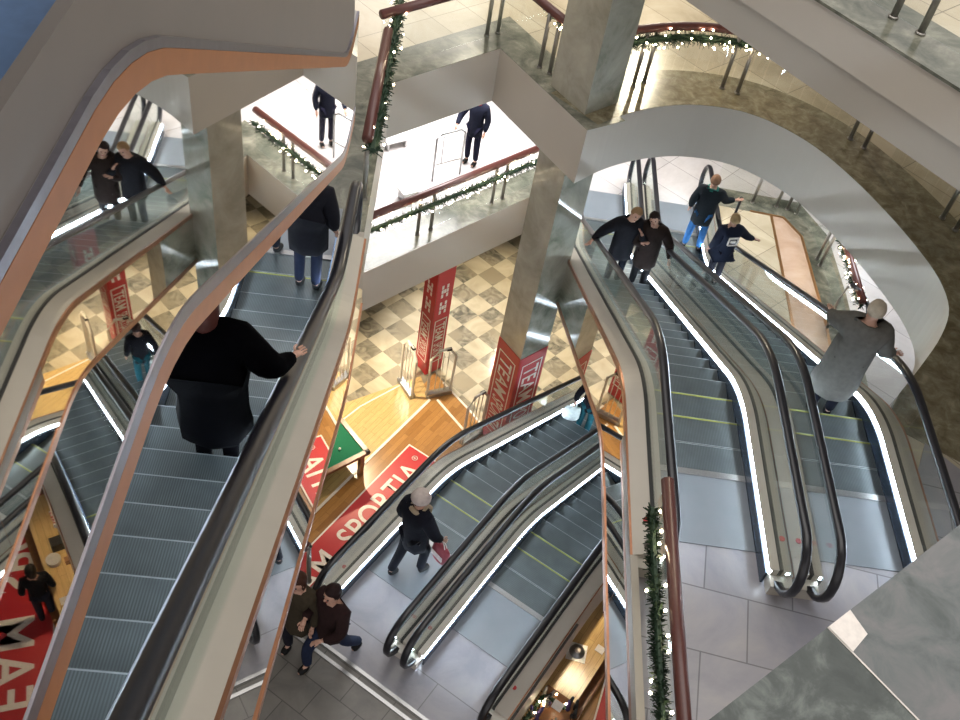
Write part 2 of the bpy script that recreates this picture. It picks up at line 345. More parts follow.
# far walls closing the building
for nm, a, b in (('wall_far', (-24, 30), (24, 30)), ('wall_left', (-18, -12), (-18, 30)), ('wall_right', (20, -12), (20, 30))):
    v = Vector((b[0]-a[0], b[1]-a[1], 0)).normalized(); n_ = Vector((-v.y, v.x, 0))*.15
    slab(nm, [(a[0]-n_.x, a[1]-n_.y), (b[0]-n_.x, b[1]-n_.y), (b[0]+n_.x, b[1]+n_.y), (a[0]+n_.x, a[1]+n_.y)], L3+8, L3+8, [M['white']]*3)

# ------------------------------------------------------------------ escalator
def path_zr(s, K, rise, zu, r=.55):
    KL = K+rise/TAN; zl = zu-rise
    def fil(t, k, z0, s0, s1):
        u = (t-(k-r))/(2*r); return z0+s0*(t-(k-r))+(s1-s0)*(t-(k-r))*u/2
    if s <= K-r: return zu
    if s < K+r: return fil(s, K, zu, 0, -TAN)
    if s <= KL-r: return zu-TAN*(s-K)
    if s < KL+r: return fil(s, KL, zu-TAN*(KL-r-K), -TAN, 0)
    return zl

path_z = path_zr
def escalator(name, fr, lat, K, zu, rise, label, sa=2.8, sb=2.7, hwL=.8, hwR=.8, clad=(False, False), style=None, side=.9, hrw=1.4, gwR=.631, fr_=.55, group=None, yellow=True, deckm=None, trims=('copper', 'copper')):
    KL = K+rise/TAN; s0, s1 = K-sa, KL+sb; zl = zu-rise
    path_z = lambda s, K, rise, zu: path_zr(s, K, rise, zu, fr_)
    root = thing(name, W(fr, lat, s0+.3, zu), label, 'escalator', group)
    P = lambda s, w, v: W(fr, lat+w, s, path_z(s, K, rise, zu)+v)
    deckm = deckm or M['deck']
    ss = []; s = s0+.35
    while s < s1-.35: ss.append(s); s += .12 if (abs(s-K) < .62 or abs(s-KL) < .62) else .5
    ss.append(s1-.35)
    def prof(nm, poly, mt, par=root, rng=None, smooth=False):
        q = [x for x in ss if rng is None or rng[0] <= x <= rng[1]]
        return MB().sweep([[P(x, w, v) for w, v in poly] for x in q]).build(nm, mt, par, smooth)
    # truss body: closed box under the steps
    prof('truss', [(-hwL+.02, -.28), (hwR-.02, -.28), (hwR-.02, -side), (-hwL+.02, -side)], M['soffit'])
    if style == 'big':
        q = [s0+.35+.25*i for i in range(int((s1-s0-.9)/.25))]+[s1-.55]
        zt_ = zu+.37
        a = hwR-.012
        MB().sweep([[W(fr, lat+a-.03, x, path_z(x, K, rise, zu)+.18), W(fr, lat+a, x, path_z(x, K, rise, zu)+.192), W(fr, lat+a, x, zt_), W(fr, lat+a-.03, x, zt_)] for x in q]).build('parapet_panel', M['parapet'], root)
        MB().sweep([[W(fr, lat-.95, x, zt_-.10), W(fr, lat+a-.04, x, zt_-.10), W(fr, lat+a-.04, x, zt_-.14), W(fr, lat-.95, x, zt_-.14)] for x in (s0, K+.6)]).build('landing_cover', M['blue'], root)
    for sg, hw, cl in ((-1, hwL, clad[0]), (1, hwR, clad[1])):
        prof('skirt', [(sg*.505, -.30), (sg*.53, -.30), (sg*.53, .195), (sg*.505, .195)], M['skirt'])
        prof('light_strip', [(sg*.524, .197), (sg*.548, .197), (sg*.552, .250), (sg*.534, .250)], M['led'])
        prof('inner_deck', [(sg*.554, .0), (sg*.622, .0), (sg*.622, .272), (sg*.528, .264), (sg*.528, .252), (sg*.554, .252)], deckm)
        prof('gasket', [(sg*.622, .02), (sg*.662, .02), (sg*.662, .276), (sg*.622, .276)], M['gasket'])
        dk = prof('outer_deck', [(sg*.662, -.28), (sg*(hw-.004), -.28), (sg*(hw-.004), .19), (sg*.662, .262)], deckm)
        if cl:
            a = hw+.0
            prof('mirror_cladding', [(sg*(a-.004), .14), (sg*(a+.006), .14), (sg*(a+.006), -side+.05), (sg*(a-.004), -side+.05)], M['mirror'])
            if style == 'big':
                prof('silver_trim', [(sg*(a-.01), .165), (sg*(a+.006), .165), (sg*(a+.006), .195), (sg*(a-.01), .195)], M['silver'])
                prof('orange_trim', [(sg*(a-.002), .09), (sg*(a+.007), .09), (sg*(a+.007), .164), (sg*(a-.002), .164)], M['orange'])
                prof('silver_trim', [(sg*(a-.01), -side+.035), (sg*(a+.010), -side+.035), (sg*(a+.010), -side+.09), (sg*(a-.01), -side+.09)], M['silver'])
                prof('orange_trim', [(sg*(a-.01), -side-.05), (sg*(a+.010), -side-.05), (sg*(a+.010), -side+.034), (sg*(a-.01), -side+.034)], M['orange'])
            else:
                prof('copper_trim', [(sg*(a-.01), .11), (sg*(a+.016), .11), (sg*(a+.016), .192), (sg*(a-.01), .192)], M['copper'])
                prof('copper_trim', [(sg*(a-.01), -side-.03), (sg*(a+.02), -side-.03), (sg*(a+.02), -side+.055), (sg*(a-.01), -side+.055)], M['copper'])
        else:
            prof('side_cladding', [(sg*(hw-.003), .15), (sg*(hw+.006), .15), (sg*(hw+.006), -side), (sg*(hw-.003), -side)], deckm)
            prof('copper_trim', [(sg*hw, .15), (sg*(hw+.014), .15), (sg*(hw+.014), .192), (sg*hw, .192)], M['copper'])
        if style == 'big': continue
        # glass with rounded ends
        w = sg*(gwR if sg > 0 else .631); H = .93; rr = .40
        top = []; bot = []
        a = 0
        for k in range(9):
            th = math.pi/2*k/8
            top.append((s0+.05+rr*(1-math.sin(th)), rr*math.cos(math.pi-th)+.55)) if False else None
        outline = []
        n_ = 10
        def gl_h(s):      # lower and upper glass height at s
            e0 = s-(s0+.05); e1 = (s1-.05)-s; e = min(e0, e1)
            c = .54; rad = .38
            if e < rad: dv = math.sqrt(max(0, rad*rad-(rad-e)**2)); return max(.02, c-dv), c+dv
            return .06 if e > .55 else .10, .92
        xs = []
        x = s0+.051
        while x < s1-.052:
            xs.append(x); e = min(x-s0, s1-x); x += .05 if e < .5 else (.14 if (abs(x-K) < .7 or abs(x-KL) < .7) else .3)
        xs.append(s1-.051)
        joints = [s0, K-.6, K+.9, (K+KL)/2-.1, KL-1.1, KL+.7, s1]
        for j in range(len(joints)-1):
            q = [joints[j]+.004 if j else xs[0]] + [x for x in xs if joints[j]+.02 < x < joints[j+1]-.02] + [joints[j+1]-.004 if j < len(joints)-2 else xs[-1]]
            if len(q) < 2: continue
            MB().sweep([[P(x, w-.006, gl_h(x)[0]), P(x, w+.006, gl_h(x)[0]), P(x, w+.006, gl_h(x)[1]), P(x, w-.006, gl_h(x)[1])] for x in q]).build('glass_panel', M['glass'], root)
        # handrail loop
        pts = []
        def end(sx, dirn, rev):
            c = []
            zc = .54; rad = .41
            base = sx+dirn*(rad)
            seq = [(base+dirn*.42, .16)]+[(base-dirn*rad*math.sin(t), zc-rad*math.cos(t)) for t in [math.radians(a_) for a_ in range(0, 181, 15)]]
            return seq[::-1] if rev else seq
        for (x, v) in end(s0, 1, False): pts.append((x, v))
        x = s0+.41+.25
        while x < s1-.7: pts.append((x, .95)); x += .14 if (abs(x-K) < .7 or abs(x-KL) < .7) else .4
        for (x, v) in end(s1, -1, True): pts.append((x, v))
        P3 = [P(x, w, v) for x, v in pts]; secs = []
        for i, p in enumerate(P3):
            t = (P3[min(i+1, len(P3)-1)]-P3[max(i-1, 0)]).normalized(); nn = t.cross(fr[0]).normalized()
            secs.append([p+fr[0]*a_+nn*b_ for a_, b_ in ((-.036*hrw, -.012), (-.028*hrw, .018), (.028*hrw, .018), (.036*hrw, -.012), (.02*hrw, -.03*hrw), (-.02*hrw, -.03*hrw))])
        MB().sweep(secs).build('handrail', M['rubber'], root, True)
        if sg > 0 or name != 'x':
            sc_ = W(fr, lat+sg*.71, s0+.75, zu+.246); MB().tube([sc_, sc_+Vector((0, 0, .004))], .032, 12).build('warning_sticker', M['red'], dk)
        # newel housing
        for e0, e1 in ((s0+.22, s0+.9), (s1-.9, s1-.22)):
            MB().sweep([[P(x, sg*.55, 0), P(x, sg*(hw-.02), 0), P(x, sg*(hw-.02), .185), P(x, sg*.55, .165)] for x in (e0, e1)]).build('newel_base', deckm, root)
    # steps
    tm = tread_mat('ribbed tread', fr, (.085, .10, .105), (.175, .205, .21)); rm = tread_mat('ribbed riser', fr, (.015, .018, .02), (.05, .06, .065))
    x = K-1.15; i = 0; proto = None
    while x < KL+1.1:
        z = path_z(x+.2, K, rise, zu); zn = path_z(x+.6, K, rise, zu)
        mb = MB(); o = fr[0]*.5
        a, b = W(fr, lat, x+.002), W(fr, lat, x+.396)
        z += .016; zt = Vector((0, 0, z)); zb = Vector((0, 0, z-.26))
        mb.add([a-o+zt, a+o+zt, b+o+zt, b-o+zt], [(0, 1, 2, 3)], 0)
        mb.add([a-o+zb, a+o+zb, b+o+zb, b-o+zb, a-o+zt, a+o+zt, b+o+zt, b-o+zt], [(3, 2, 1, 0), (0, 1, 5, 4), (1, 2, 6, 5), (2, 3, 7, 6), (3, 0, 4, 7)], 1)
        if yellow and (K-.9 < x < K-.1 or KL+.15 < x < KL+.7):
            c = W(fr, lat, x+.375)
            h_ = fr[1]*.011
            yl = MB().add([c-o-h_+zt+Vector((0, 0, .003)), c+o-h_+zt+Vector((0, 0, .003)), c+o+h_+zt+Vector((0, 0, .003)), c-o+h_+zt+Vector((0, 0, .003))], [(0, 1, 2, 3)], 0)
        else: yl = None
        for e_ in (.006, .388):
            c = W(fr, lat, x+e_); h_ = fr[1]*.005; q_ = Vector((0, 0, z+.0015)); mb.add([c-o-h_+q_, c+o-h_+q_, c+o+h_+q_, c-o+h_+q_], [(0, 1, 2, 3)], 3)
        st_ = mb.build('step', [tm, rm, M['yellow'], M['nosing']], root)
        if yl: yl.build('demarcation_line', M['yellow'], st_)
        x += .4; i += 1
    for e0, e1, z in ((K-2.1, K-1.16, zu), (x+.002, x+1.0, zl)):
        MB().sweep([[W(fr, lat-.5, q, z+.024), W(fr, lat+.5, q, z+.024), W(fr, lat+.5, q, z-.05), W(fr, lat-.5, q, z-.05)] for q in (e0, e1)]).build('comb_plate', M['plate'], root)
    # comb teeth line
    for q, z in ((K-1.17, zu), (x-.01, zl)):
        MB().sweep([[W(fr, lat-.5, q+u, z+.034), W(fr, lat+.5, q+u, z+.034), W(fr, lat+.5, q+u, z), W(fr, lat-.5, q+u, z)] for u in (-.04, .04)]).build('comb', M['gasket'] if False else M['steel'], root)
    return root

escalator('escalator', F1, -1.535, 1.90, LT, 2.66, 'uppermost mirror-sided escalator with wide orange trim, filling the upper left', sa=2.6, sb=1.0, hwL=.85, hwR=.87, clad=(False, True), style='big', side=.75, fr_=.28, deckm=M['deck_cool'])
escalator('escalator', F1, -1.55, .5, L3, L3-L2+.0, 'long descending escalator at left carrying the figure in the black coat', sa=2.4, sb=1.9, hwL=.85, hwR=.87, clad=(False, True), side=1.0, hrw=2.0, gwR=.715)
escalator('escalator', F3, 3.079, 7.85, L2, L2-L1, 'left escalator of the right-hand pair, mirror clad, carrying the embracing couple', hwL=.86, hwR=.79, clad=(True, False), side=.95, hrw=1.45)
escalator('escalator', F3, 4.674, 7.85, L2, L2-L1, 'right escalator of the right-hand pair, carrying the figure in the long grey coat', hwL=.79, hwR=.87, clad=(False, True), side=.95, hrw=1.45)
escalator('escalator', F2, -3.757, 8.39, L1, L1-L0, 'left escalator of the lower central pair, entered by the walker in the pale hat', sa=3.15, sb=1.6, hwL=.86, hwR=.765, side=.95, deckm=M['deck_silver'], hrw=1.5)
escalator('escalator', F2, -2.213, 8.39, L1, L1-L0, 'empty right escalator of the lower central pair beside the warm lit shop floor', sa=3.15, sb=1.6, hwL=.765, hwR=.87, side=.95, deckm=M['deck_silver'], hrw=1.5)

# ------------------------------------------------------------------ columns
BD = Vector((.68, .733, 0)); AD = Vector((-.665, .747, 0))
def col_poly(f, a, b): f = Vector(f); return [f, f+BD*a, f+BD*a+AD*b, f+AD*b]
def text_mesh(name, txt, size, origin, xdir, ydir, mt, parent, stretch=1.0, length=None, off=.006):
    cu = bpy.data.curves.new(name, 'FONT'); cu.body = txt; cu.size = 1; cu.extrude = 0; cu.offset = .012; cu.space_character = 1.05
    o = bpy.data.objects.new(name, cu); COL.objects.link(o)
    dg = bpy.context.evaluated_depsgraph_get(); me = bpy.data.meshes.new_from_object(o.evaluated_get(dg)); COL.objects.unlink(o); bpy.data.objects.remove(o)
    xs = [v.co.x for v in me.vertices]; ys = [v.co.y for v in me.vertices]; x0, x1, y0, y1 = min(xs), max(xs), min(ys), max(ys)
    sy = size/(y1-y0); sx = (length/(x1-x0)) if length else sy*stretch
    X = Vector(xdir).normalized(); Y = Vector(ydir).normalized(); Z = X.cross(Y)
    for v in me.vertices: v.co = Vector(origin)+X*((v.co.x-x0)*sx)+Y*((v.co.y-y0)*sy)+Z*off
    me.materials.clear(); me.materials.append(mt)
    ob = bpy.data.objects.new(name, me); COL.objects.link(ob)
    if parent: ob.parent = parent; ob.matrix_parent_inverse = Matrix.Translation(-parent.location) if parent.type == 'EMPTY' else Matrix.Identity(4)
    return ob
def frame_lines(name, o, X, Y, w, h, t, mt, parent):
    o = Vector(o); X = Vector(X).normalized(); Y = Vector(Y).normalized(); mb = MB()
    for a, b, c, d in ((0, 0, w, t), (0, h-t, w, t), (0, t, t, h-2*t), (w-t, t, t, h-2*t)):
        mb.add([o+X*a+Y*b, o+X*(a+c)+Y*b, o+X*(a+c)+Y*(b+d), o+X*a+Y*(b+d)], [(0, 1, 2, 3)])
    return mb.build(name, mt, parent)
colm = marble('column marble', (.30, .28, .22), (.38, .355, .285), (.46, .43, .35), 1.3, .12)
colm_reflect = marble('column marble with green reflection', (.16, .18, .14), (.33, .335, .28), (.44, .43, .37), 1.1, .1)  # same column stone, greenish reflection on its right faces put into the colour
def column(f, a, b, zb, zt, label):
    p = col_poly(f, a, b); root = thing('column', (sum(v.x for v in p)/4, sum(v.y for v in p)/4, zb), label, 'column')
    mb = MB(); lo = [Vector((v.x, v.y, zb+.002)) for v in p]; hi = [Vector((v.x, v.y, zt)) for v in p]
    mb.add(lo+hi, [(0, 1, 5, 4), (1, 2, 6, 5)], 1); mb.add(lo+hi, [(2, 3, 7, 6), (3, 0, 4, 7), (0, 1, 2, 3), (4, 5, 6, 7)], 0)
    mb.build('shaft', [colm, colm_reflect], root); return root, p
def banner_face(p0, p1, z0, z1, outn, txt, parent, logo=False, tw=.62):
    """red panel on a column face, words running downwards; p0 is the viewer-left corner"""
    X = (p1-p0).normalized(); w = (p1-p0).length; n = outn.normalized()
    o = p0+n*.004; mb = MB()
    mb.add([o+Vector((0, 0, z0)), o+X*w+Vector((0, 0, z0)), o+X*w+Vector((0, 0, z1)), o+Vector((0, 0, z1))]+[o+n*.012+Vector((0, 0, z0)), o+n*.012+X*w+Vector((0, 0, z0)), o+n*.012+X*w+Vector((0, 0, z1)), o+n*.012+Vector((0, 0, z1))],
           [(3, 2, 1, 0), (4, 5, 6, 7), (0, 1, 5, 4), (1, 2, 6, 5), (2, 3, 7, 6), (3, 0, 4, 7)])
    bn = mb.build('banner_panel', M['red'], parent)
    top = z1-.25; ln = top-z0-.35
    if logo:
        for k in range(2):
            lg = MB(); cz = z1-.45-k*.5
            for i_ in range(3):
                for j_ in range(3):
                    if (i_+j_) % 2 == 0 or j_ == 1: lg.add([o+n*.018+X*(w*.28+i_*.15*w)+Vector((0, 0, cz-j_*.13)), o+n*.018+X*(w*.28+(i_+.85)*.15*w)+Vector((0, 0, cz-j_*.13)), o+n*.018+X*(w*.28+(i_+.85)*.15*w)+Vector((0, 0, cz-j_*.13-.11)), o+n*.018+X*(w*.28+i_*.15*w)+Vector((0, 0, cz-j_*.13-.11))], [(0, 1, 2, 3)])
            lg.build('logo', M['letter'], bn)
        top -= 1.25; ln -= 1.25
    frame_lines('border_line', o+n*.016+X*(w*.12)+Vector((0, 0, top-ln)), X, (0, 0, 1), w*.76, ln, .03, M['letter'], bn)
    t1 = (ln-.34)*.52
    text_mesh('lettering', txt.split()[0], w*.54, o+n*.014+X*(w*.23)+Vector((0, 0, top-.12)), (0, 0, -1), X, M['letter'], bn, length=t1)
    text_mesh('lettering', txt.split()[1], w*.54, o+n*.014+X*(w*.23)+Vector((0, 0, top-.22-t1)), (0, 0, -1), X, M['letter'], bn, length=ln-.34-t1)

FC = (.93, 13.6, 0)
c1, p = column((.88, 13.62, 0), .74, .92, L2+.008, L3+6, 'square marble column rising from the upper balcony corner at top centre')
c2, p = column((.80, 13.62, 0), .74, .74, L0, L2-1.03, 'marble column with red banner wrap standing on the checkered floor near the lower escalators')
wz = L0+3.1
banner_face(p[3]+Vector(), p[0], L0+.05, wz, Vector((-BD.x, -BD.y, 0)), 'TEAM SPORTIA', c2)
banner_face(p[0], p[1], L0+.05, wz, Vector((-AD.x, -AD.y, 0)), 'TEAM SPORTIA', c2)
c3, p = column((-1.20, 15.50, 0), .46, .46, L0, L1-1.05+.005, 'slim red banner column under the lower balcony behind the security gates')
banner_face(p[3], p[0], L0+.05, L1-1.1, Vector((-BD.x, -BD.y, 0)), 'TEAM SPORTIA', c3, True)
banner_face(p[0], p[1], L0+.05, L1-1.1, Vector((-AD.x, -AD.y, 0)), 'TEAM SPORTIA', c3, True)

# ------------------------------------------------------------------ railings and garlands
def railing(path, z, label, posts, rr=.075, d_off=0, group=None, rail=True, glass=True, h=1.0, gz=.92):
    root = thing('glass_railing', (path[0][0], path[0][1], z), label, 'railing', group)
    pts = [Vector((p[0], p[1], z)) for p in path]
    if rail:
        MB().tube([p+Vector((0, 0, h)) for p in pts], rr, 8).build('handrail', M['redrail'], root, True)
    if glass:
        for a, b in zip(pts, pts[1:]):
            t = (b-a).normalized(); n = Vector((-t.y, t.x, 0))*.006; a2, b2 = a+t*.01, b-t*.01
            MB().sweep([[q-n+Vector((0, 0, .05)), q+n+Vector((0, 0, .05)), q+n+Vector((0, 0, gz)), q-n+Vector((0, 0, gz))] for q in (a2, b2)]).build('glass_panel', M['glass_clear'], root)
    for (x, y) in posts:
        mb = MB(); mb.tube([(x, y, z+.01), (x, y, z+h-.03)], .036, 8); mb.tube([(x, y, z+.01), (x, y, z+.03)], .05, 10)
        mb.build('post', M['post'], root, True)
    return root
bulbme = None
def garland(path, z, label, r=.11, dens=120, nb=26, sag=.03):
    global bulbme
    pts = [Vector((p[0], p[1], z if len(p) < 3 else p[2])) for p in path]
    seg = [(b-a).length for a, b in zip(pts, pts[1:])]; tot = sum(seg)
    def at_(t):
        d = t*tot
        for a, b, l in zip(pts, pts[1:], seg):
            if d <= l or l == seg[-1] and b == pts[-1]: return a.lerp(b, min(1, d/l)), (b-a).normalized()
            d -= l
    root = thing('garland', pts[0], label, 'garland')
    mb = MB(); rnd = random.Random(len(label)+int(tot*10))
    mb.tube([at_(i/20)[0] for i in range(21)], r*.35, 6)
    for _ in range(int(tot*dens*1.8)):
        c, t = at_(rnd.random()); c = c-Vector((0, 0, abs(math.sin(c.x*5+c.y*4))*sag))
        d = Vector((rnd.gauss(0, 1), rnd.gauss(0, 1), rnd.gauss(0, .8))).normalized(); l = r*rnd.uniform(.6, 1.2)
        w_ = d.cross(t).normalized()*.012 if d.cross(t).length > .1 else Vector((.012, 0, 0))
        e = c+d*l; mb.add([c-w_, c+w_, e+w_*.6, e-w_*.6], [(0, 1, 2, 3)])
    fo = mb.build('foliage', M['needles'], root)
    if bulbme is None:
        b = MB().ball((0, 0, 0), .016, 4); o_ = b.build('tmp', M['bulb']); bulbme = o_.data; bpy.data.objects.remove(o_); bulbme.name = 'bulb'
    for i in range(nb):
        c, t = at_((i+rnd.random())/nb); ph = rnd.uniform(0, 6.28)
        n = Vector((-t.y, t.x, 0)); o = bpy.data.objects.new('bulb', bulbme); COL.objects.link(o); o.parent = root
        o.location = c+n*math.cos(ph)*r*1.05+Vector((0, 0, 1))*(math.sin(ph)*r*1.05)-pts[0]
    return root

def off(path, d): return [(v.x, v.y) for v in offset_poly(path, d)]
# L2 balcony left part
e2a = off([edge2[1], edge2[2], edge2[3]], .33)
railing([xy(F1, -.80, 10.6), xy(F1, -.80, 13.4)], L2, 'garlanded railing running along the foot of the long left escalator', [xy(F1, -.80, 10.65), xy(F1, -.80, 12)])
garland([xy(F1, -.72, 10.5), xy(F1, -.70, 15.0)], L2+.90, 'long lit fir garland hanging beside the foot of the left escalator', r=.13, nb=34)
railing([e2a[0], e2a[1]], L2, 'upper balcony railing left of the corner, above the lit balcony', [(-.95, 15.50), (-.78, 15.66)], rail=True)
railing([e2a[1], (.42, 14.42)], L2, 'short upper balcony railing between the corner and the marble column', [(.04, 14.80), (.22, 14.66)], rail=True)
garland([(.0, 15.0), (.42, 14.42)], L2+.92, 'small lit garland end beside the marble column at the top edge', r=.09, nb=8)
ringp = off(ARC, .72)
railing(ringp[8:30], L2, 'curved railing on the far side of the round opening', [(1.62, 14.75), (1.8, 14.95), (3.14, 15.27), (3.40, 15.2)])
garland([(p_[0], p_[1]) for p_ in off(ARC, .62)[7:26]], L2+.86, 'dense lit garland wound on the curved railing at the round opening', r=.15, nb=80, dens=240)
railing(ringp[32:56], L2, 'curved railing section on the right-hand side of the round opening, partly under the beam', [(5.25, 14.45), (5.45, 14.25), (6.45, 12.7), (6.6, 12.45)], rail=False)
# L1 balcony
rl = [(-3.6, 13.62), (.16, 17.98)]
railing([(-3.4, 13.35), (.42, 17.68)], L1, 'lower balcony railing below the white lit shop entrance', [(-1.73, 15.25), (-1.50, 15.5), (-.40, 16.74), (-.20, 16.98)])
garland([(-2.90, 13.70), (.46, 17.50)], L1+.80, 'lit garland along the lower balcony railing', r=.12, nb=60, dens=140)
r1 = off([xy(F3, 5.62, 17.9), (5.28, 18.24), (6.04, 18.25), (6.33, 17.7), (6.5, 15.95), (6.6, 14.6)], .35)
railing(r1, L1, 'angular railing round the opening seen through the round hole', [(5.35, 18.6), (5.9, 18.62), (6.15, 18.6), (6.35, 18.5), (6.68, 17.0), (6.72, 16.8)])
garland(r1[3:], L1+.92, 'lit garland descending the railing on the far right of the opening', r=.12, nb=60, dens=140)
garland([(4.95, 18.9), (5.05, 18.7)], L1+.9, 'short bunch of garland lights beside the pole at the escalator foot', r=.1, nb=14)
gq = thing('curved_guard_rail', (6.95, 14.9, L1), 'black curved handrail end below the garlanded railing, beside the white-haired figure', 'handrail')
MB().tube([(6.79, 15.1, L1+1.0), (6.92, 14.9, L1+1.03), (7.05, 14.6, L1+.98), (7.08, 14.2, L1+.80), (7.08, 13.9, L1+.5), (7.08, 13.8, L1+.03)], .045, 8).build('rail', M['rubber'], gq, True)
MB().tube([(6.72, 15.05, L1+.98), (6.62, 14.9, L1+.7), (6.66, 14.85, L1+.03)], .03, 8).build('post', M['post'], gq, True)
# L2 near railing left of the right-hand escalators
railing([xy(F3, 2.36, 1.0), xy(F3, 2.38, 5.75)], L2, 'mahogany railing beside the tiled landing at bottom centre', [xy(F3, 2.37, 5.5)], rr=.065)
garland([xy(F3, 2.22, 1.0), xy(F3, 2.25, 5.5)], L2+.86, 'garland hanging on the near railing at bottom centre', r=.085, nb=26, dens=420)
# third floor rail
railing([tuple((q0+nrm*.42)[:2]), tuple((q1+nrm*.42)[:2])], L3, 'top floor railing over the beam in the upper right corner', [(3.20, 9.18), (3.42, 8.95), (4.6, 7.7)])
# L1 rail by newel
railing([xy(F2, -4.78, 5.55), xy(F2, -6.2, 5.55)], L1, 'railing with fairy lights at the left end of the lower landing', [xy(F2, -4.80, 5.6)])
garland([xy(F2, -4.75, 5.6), xy(F2, -6.1, 5.6)], L1+.98, 'fairy light garland over the red floor banner', r=.05, nb=12, dens=60)

# ------------------------------------------------------------------ banner on the floor
def floor_banner(A0, dirn, LN, wd, label, k=1.0):
    bt = thing('floor_banner', A0, label, 'banner', None); X = -dirn; Y = Vector((-X.y, X.x, 0)); o_ = A0+dirn*LN-Y*wd
    MB().add([o_, o_+X*LN, o_+X*LN+Y*wd, o_+Y*wd]+[v+Vector((0, 0, .01)) for v in (o_, o_+X*LN, o_+X*LN+Y*wd, o_+Y*wd)], [(3, 2, 1, 0), (4, 5, 6, 7), (0, 1, 5, 4), (1, 2, 6, 5), (2, 3, 7, 6), (3, 0, 4, 7)]).build('banner_sheet', M['red'], bt); bt = bpy.context.scene.objects[-1] if False else [c for c in bt.children][-1]
    frame_lines('border_line', o_+Vector((0, 0, .014)), X, Y, LN, wd, .035, M['letter'], bt)
    text_mesh('lettering', 'SPORTIA', .52*k, o_+X*(LN-2.85*k)+Y*.2*k+Vector((0, 0, .010)), X, Y, M['letter'], bt, length=2.45*k)
    text_mesh('lettering', 'TEAM', .52*k, o_+X*(LN-4.95*k)+Y*.2*k+Vector((0, 0, .010)), X, Y, M['letter'], bt, length=1.7*k)
    rg = Vector(o_)+X*(LN-.24)+Y*.62+Vector((0, 0, .02))
    MB().tube([rg+X*math.cos(a)*.06+Y*math.sin(a)*.06 for a in [k*math.pi/6 for k in range(12)]], .008, 4, closed=True).build('trademark_ring', M['letter'], bt)
    text_mesh('lettering', 'R', .06, rg-X*.022-Y*.03, X, Y, M['letter'], bt)
floor_banner(Vector((-1.18, 13.38, L0+.03)), Vector((-.437, -.9, 0)).normalized(), 7.2, .95, 'long red floor banner with white sports shop lettering beside the pool table')
floor_banner(Vector((4.45, 13.6, L0+.03)), Vector((-.20, -.98, 0)).normalized(), 8.4, 1.35, 'second red floor banner, seen mirrored at lower left beside the display counter', 1.4)
# second banner seen in the mirror, across the landing at left
# ------------------------------------------------------------------ lower shop things
def gate(c, ang, label):
    r = thing('security_gate', (*c, L0), label, 'security gate', 'anti-theft gates'); v = Vector((math.cos(ang), math.sin(ang), 0)); c = Vector((*c, L0+.02))
    pts = [c-v*.28, c-v*.30+Vector((0, 0, 1.25)), c-v*.12+Vector((0, 0, 1.5)), c+v*.12+Vector((0, 0, 1.5)), c+v*.30+Vector((0, 0, 1.25)), c+v*.28]
    MB().tube(pts, .035, 6).build('frame', M['plastic'], r); mb = MB()
    for k in (-.12, 0, .12): mb.tube([c+v*k+Vector((0, 0, .1)), c+v*k+Vector((0, 0, 1.42))], .010, 4)
    mb.build('antenna', M['plastic'], r); MB().box(c+Vector((0, 0, .06)), (.62, .14, .12), Matrix.Rotation(ang, 3, 'Z')).build('foot', M['steel'], r)
    MB().box(c+Vector((0, 0, 1.5))+v*.1, (.12, .07, .05), Matrix.Rotation(ang, 3, 'Z')).build('sensor', M['gasket'], r)
gate((-1.56, 14.95), -.9, 'pale security gate left of the slim red column')
gate((-.80, 15.0), .5, 'pale security gate directly in front of the slim red column')
gate((.14, 13.9), .9, 'pale security gate at the banner column beside the escalator handrail')
pt = thing('pool_table', (-2.4, 12.1, L0), 'green felt pool table beside the pale lit shop boards', 'pool table')
c = Vector((-1.94, 12.37, 0)); ux = (Vector((-2.55, 12.96, 0))-c).normalized(); uy = Vector((-ux.y, ux.x, 0)); 
if uy.y > 0: uy = -uy
def ptp(a, b, z): return c+ux*a+uy*b+Vector((0, 0, z))
rotp = Matrix((ux, uy, Vector((0, 0, 1)))).transposed()
MB().box(ptp(.55, 1.05, L0+.78), (1.0, 2.0, .04), rotp).build('felt', M['felt'], pt)
mb = MB()
for a, b, sx, sy in ((.55, 0, 1.2, .1), (.55, 2.1, 1.2, .1), (0, 1.05, .1, 2.2), (1.1, 1.05, .1, 2.2)): mb.box(ptp(a, b, L0+.79), (sx, sy, .08), rotp)
cushion = mb.build('cushion_rail', M['brownwood'], pt)
for a, b in ((.08, .08), (1.02, .08), (.08, 2.0), (1.02, 2.0)): MB().box(ptp(a, b, L0+.39), (.1, .1, .74), rotp).build('leg', M['brownwood'], pt)
for a, b in ((0, 0), (1.1, 0), (0, 1.05), (1.1, 1.05)): MB().ball(ptp(a, b, L0+.82), .05, 5, sc=(1, 1, .4)).build('pocket', M['gasket'], cushion)
tag(MB().ball(ptp(.35, .45, L0+.83), .03, 6).build('billiard_ball', M['letter'], None, True), 'white ball lying on the green felt of the pool table', 'ball')

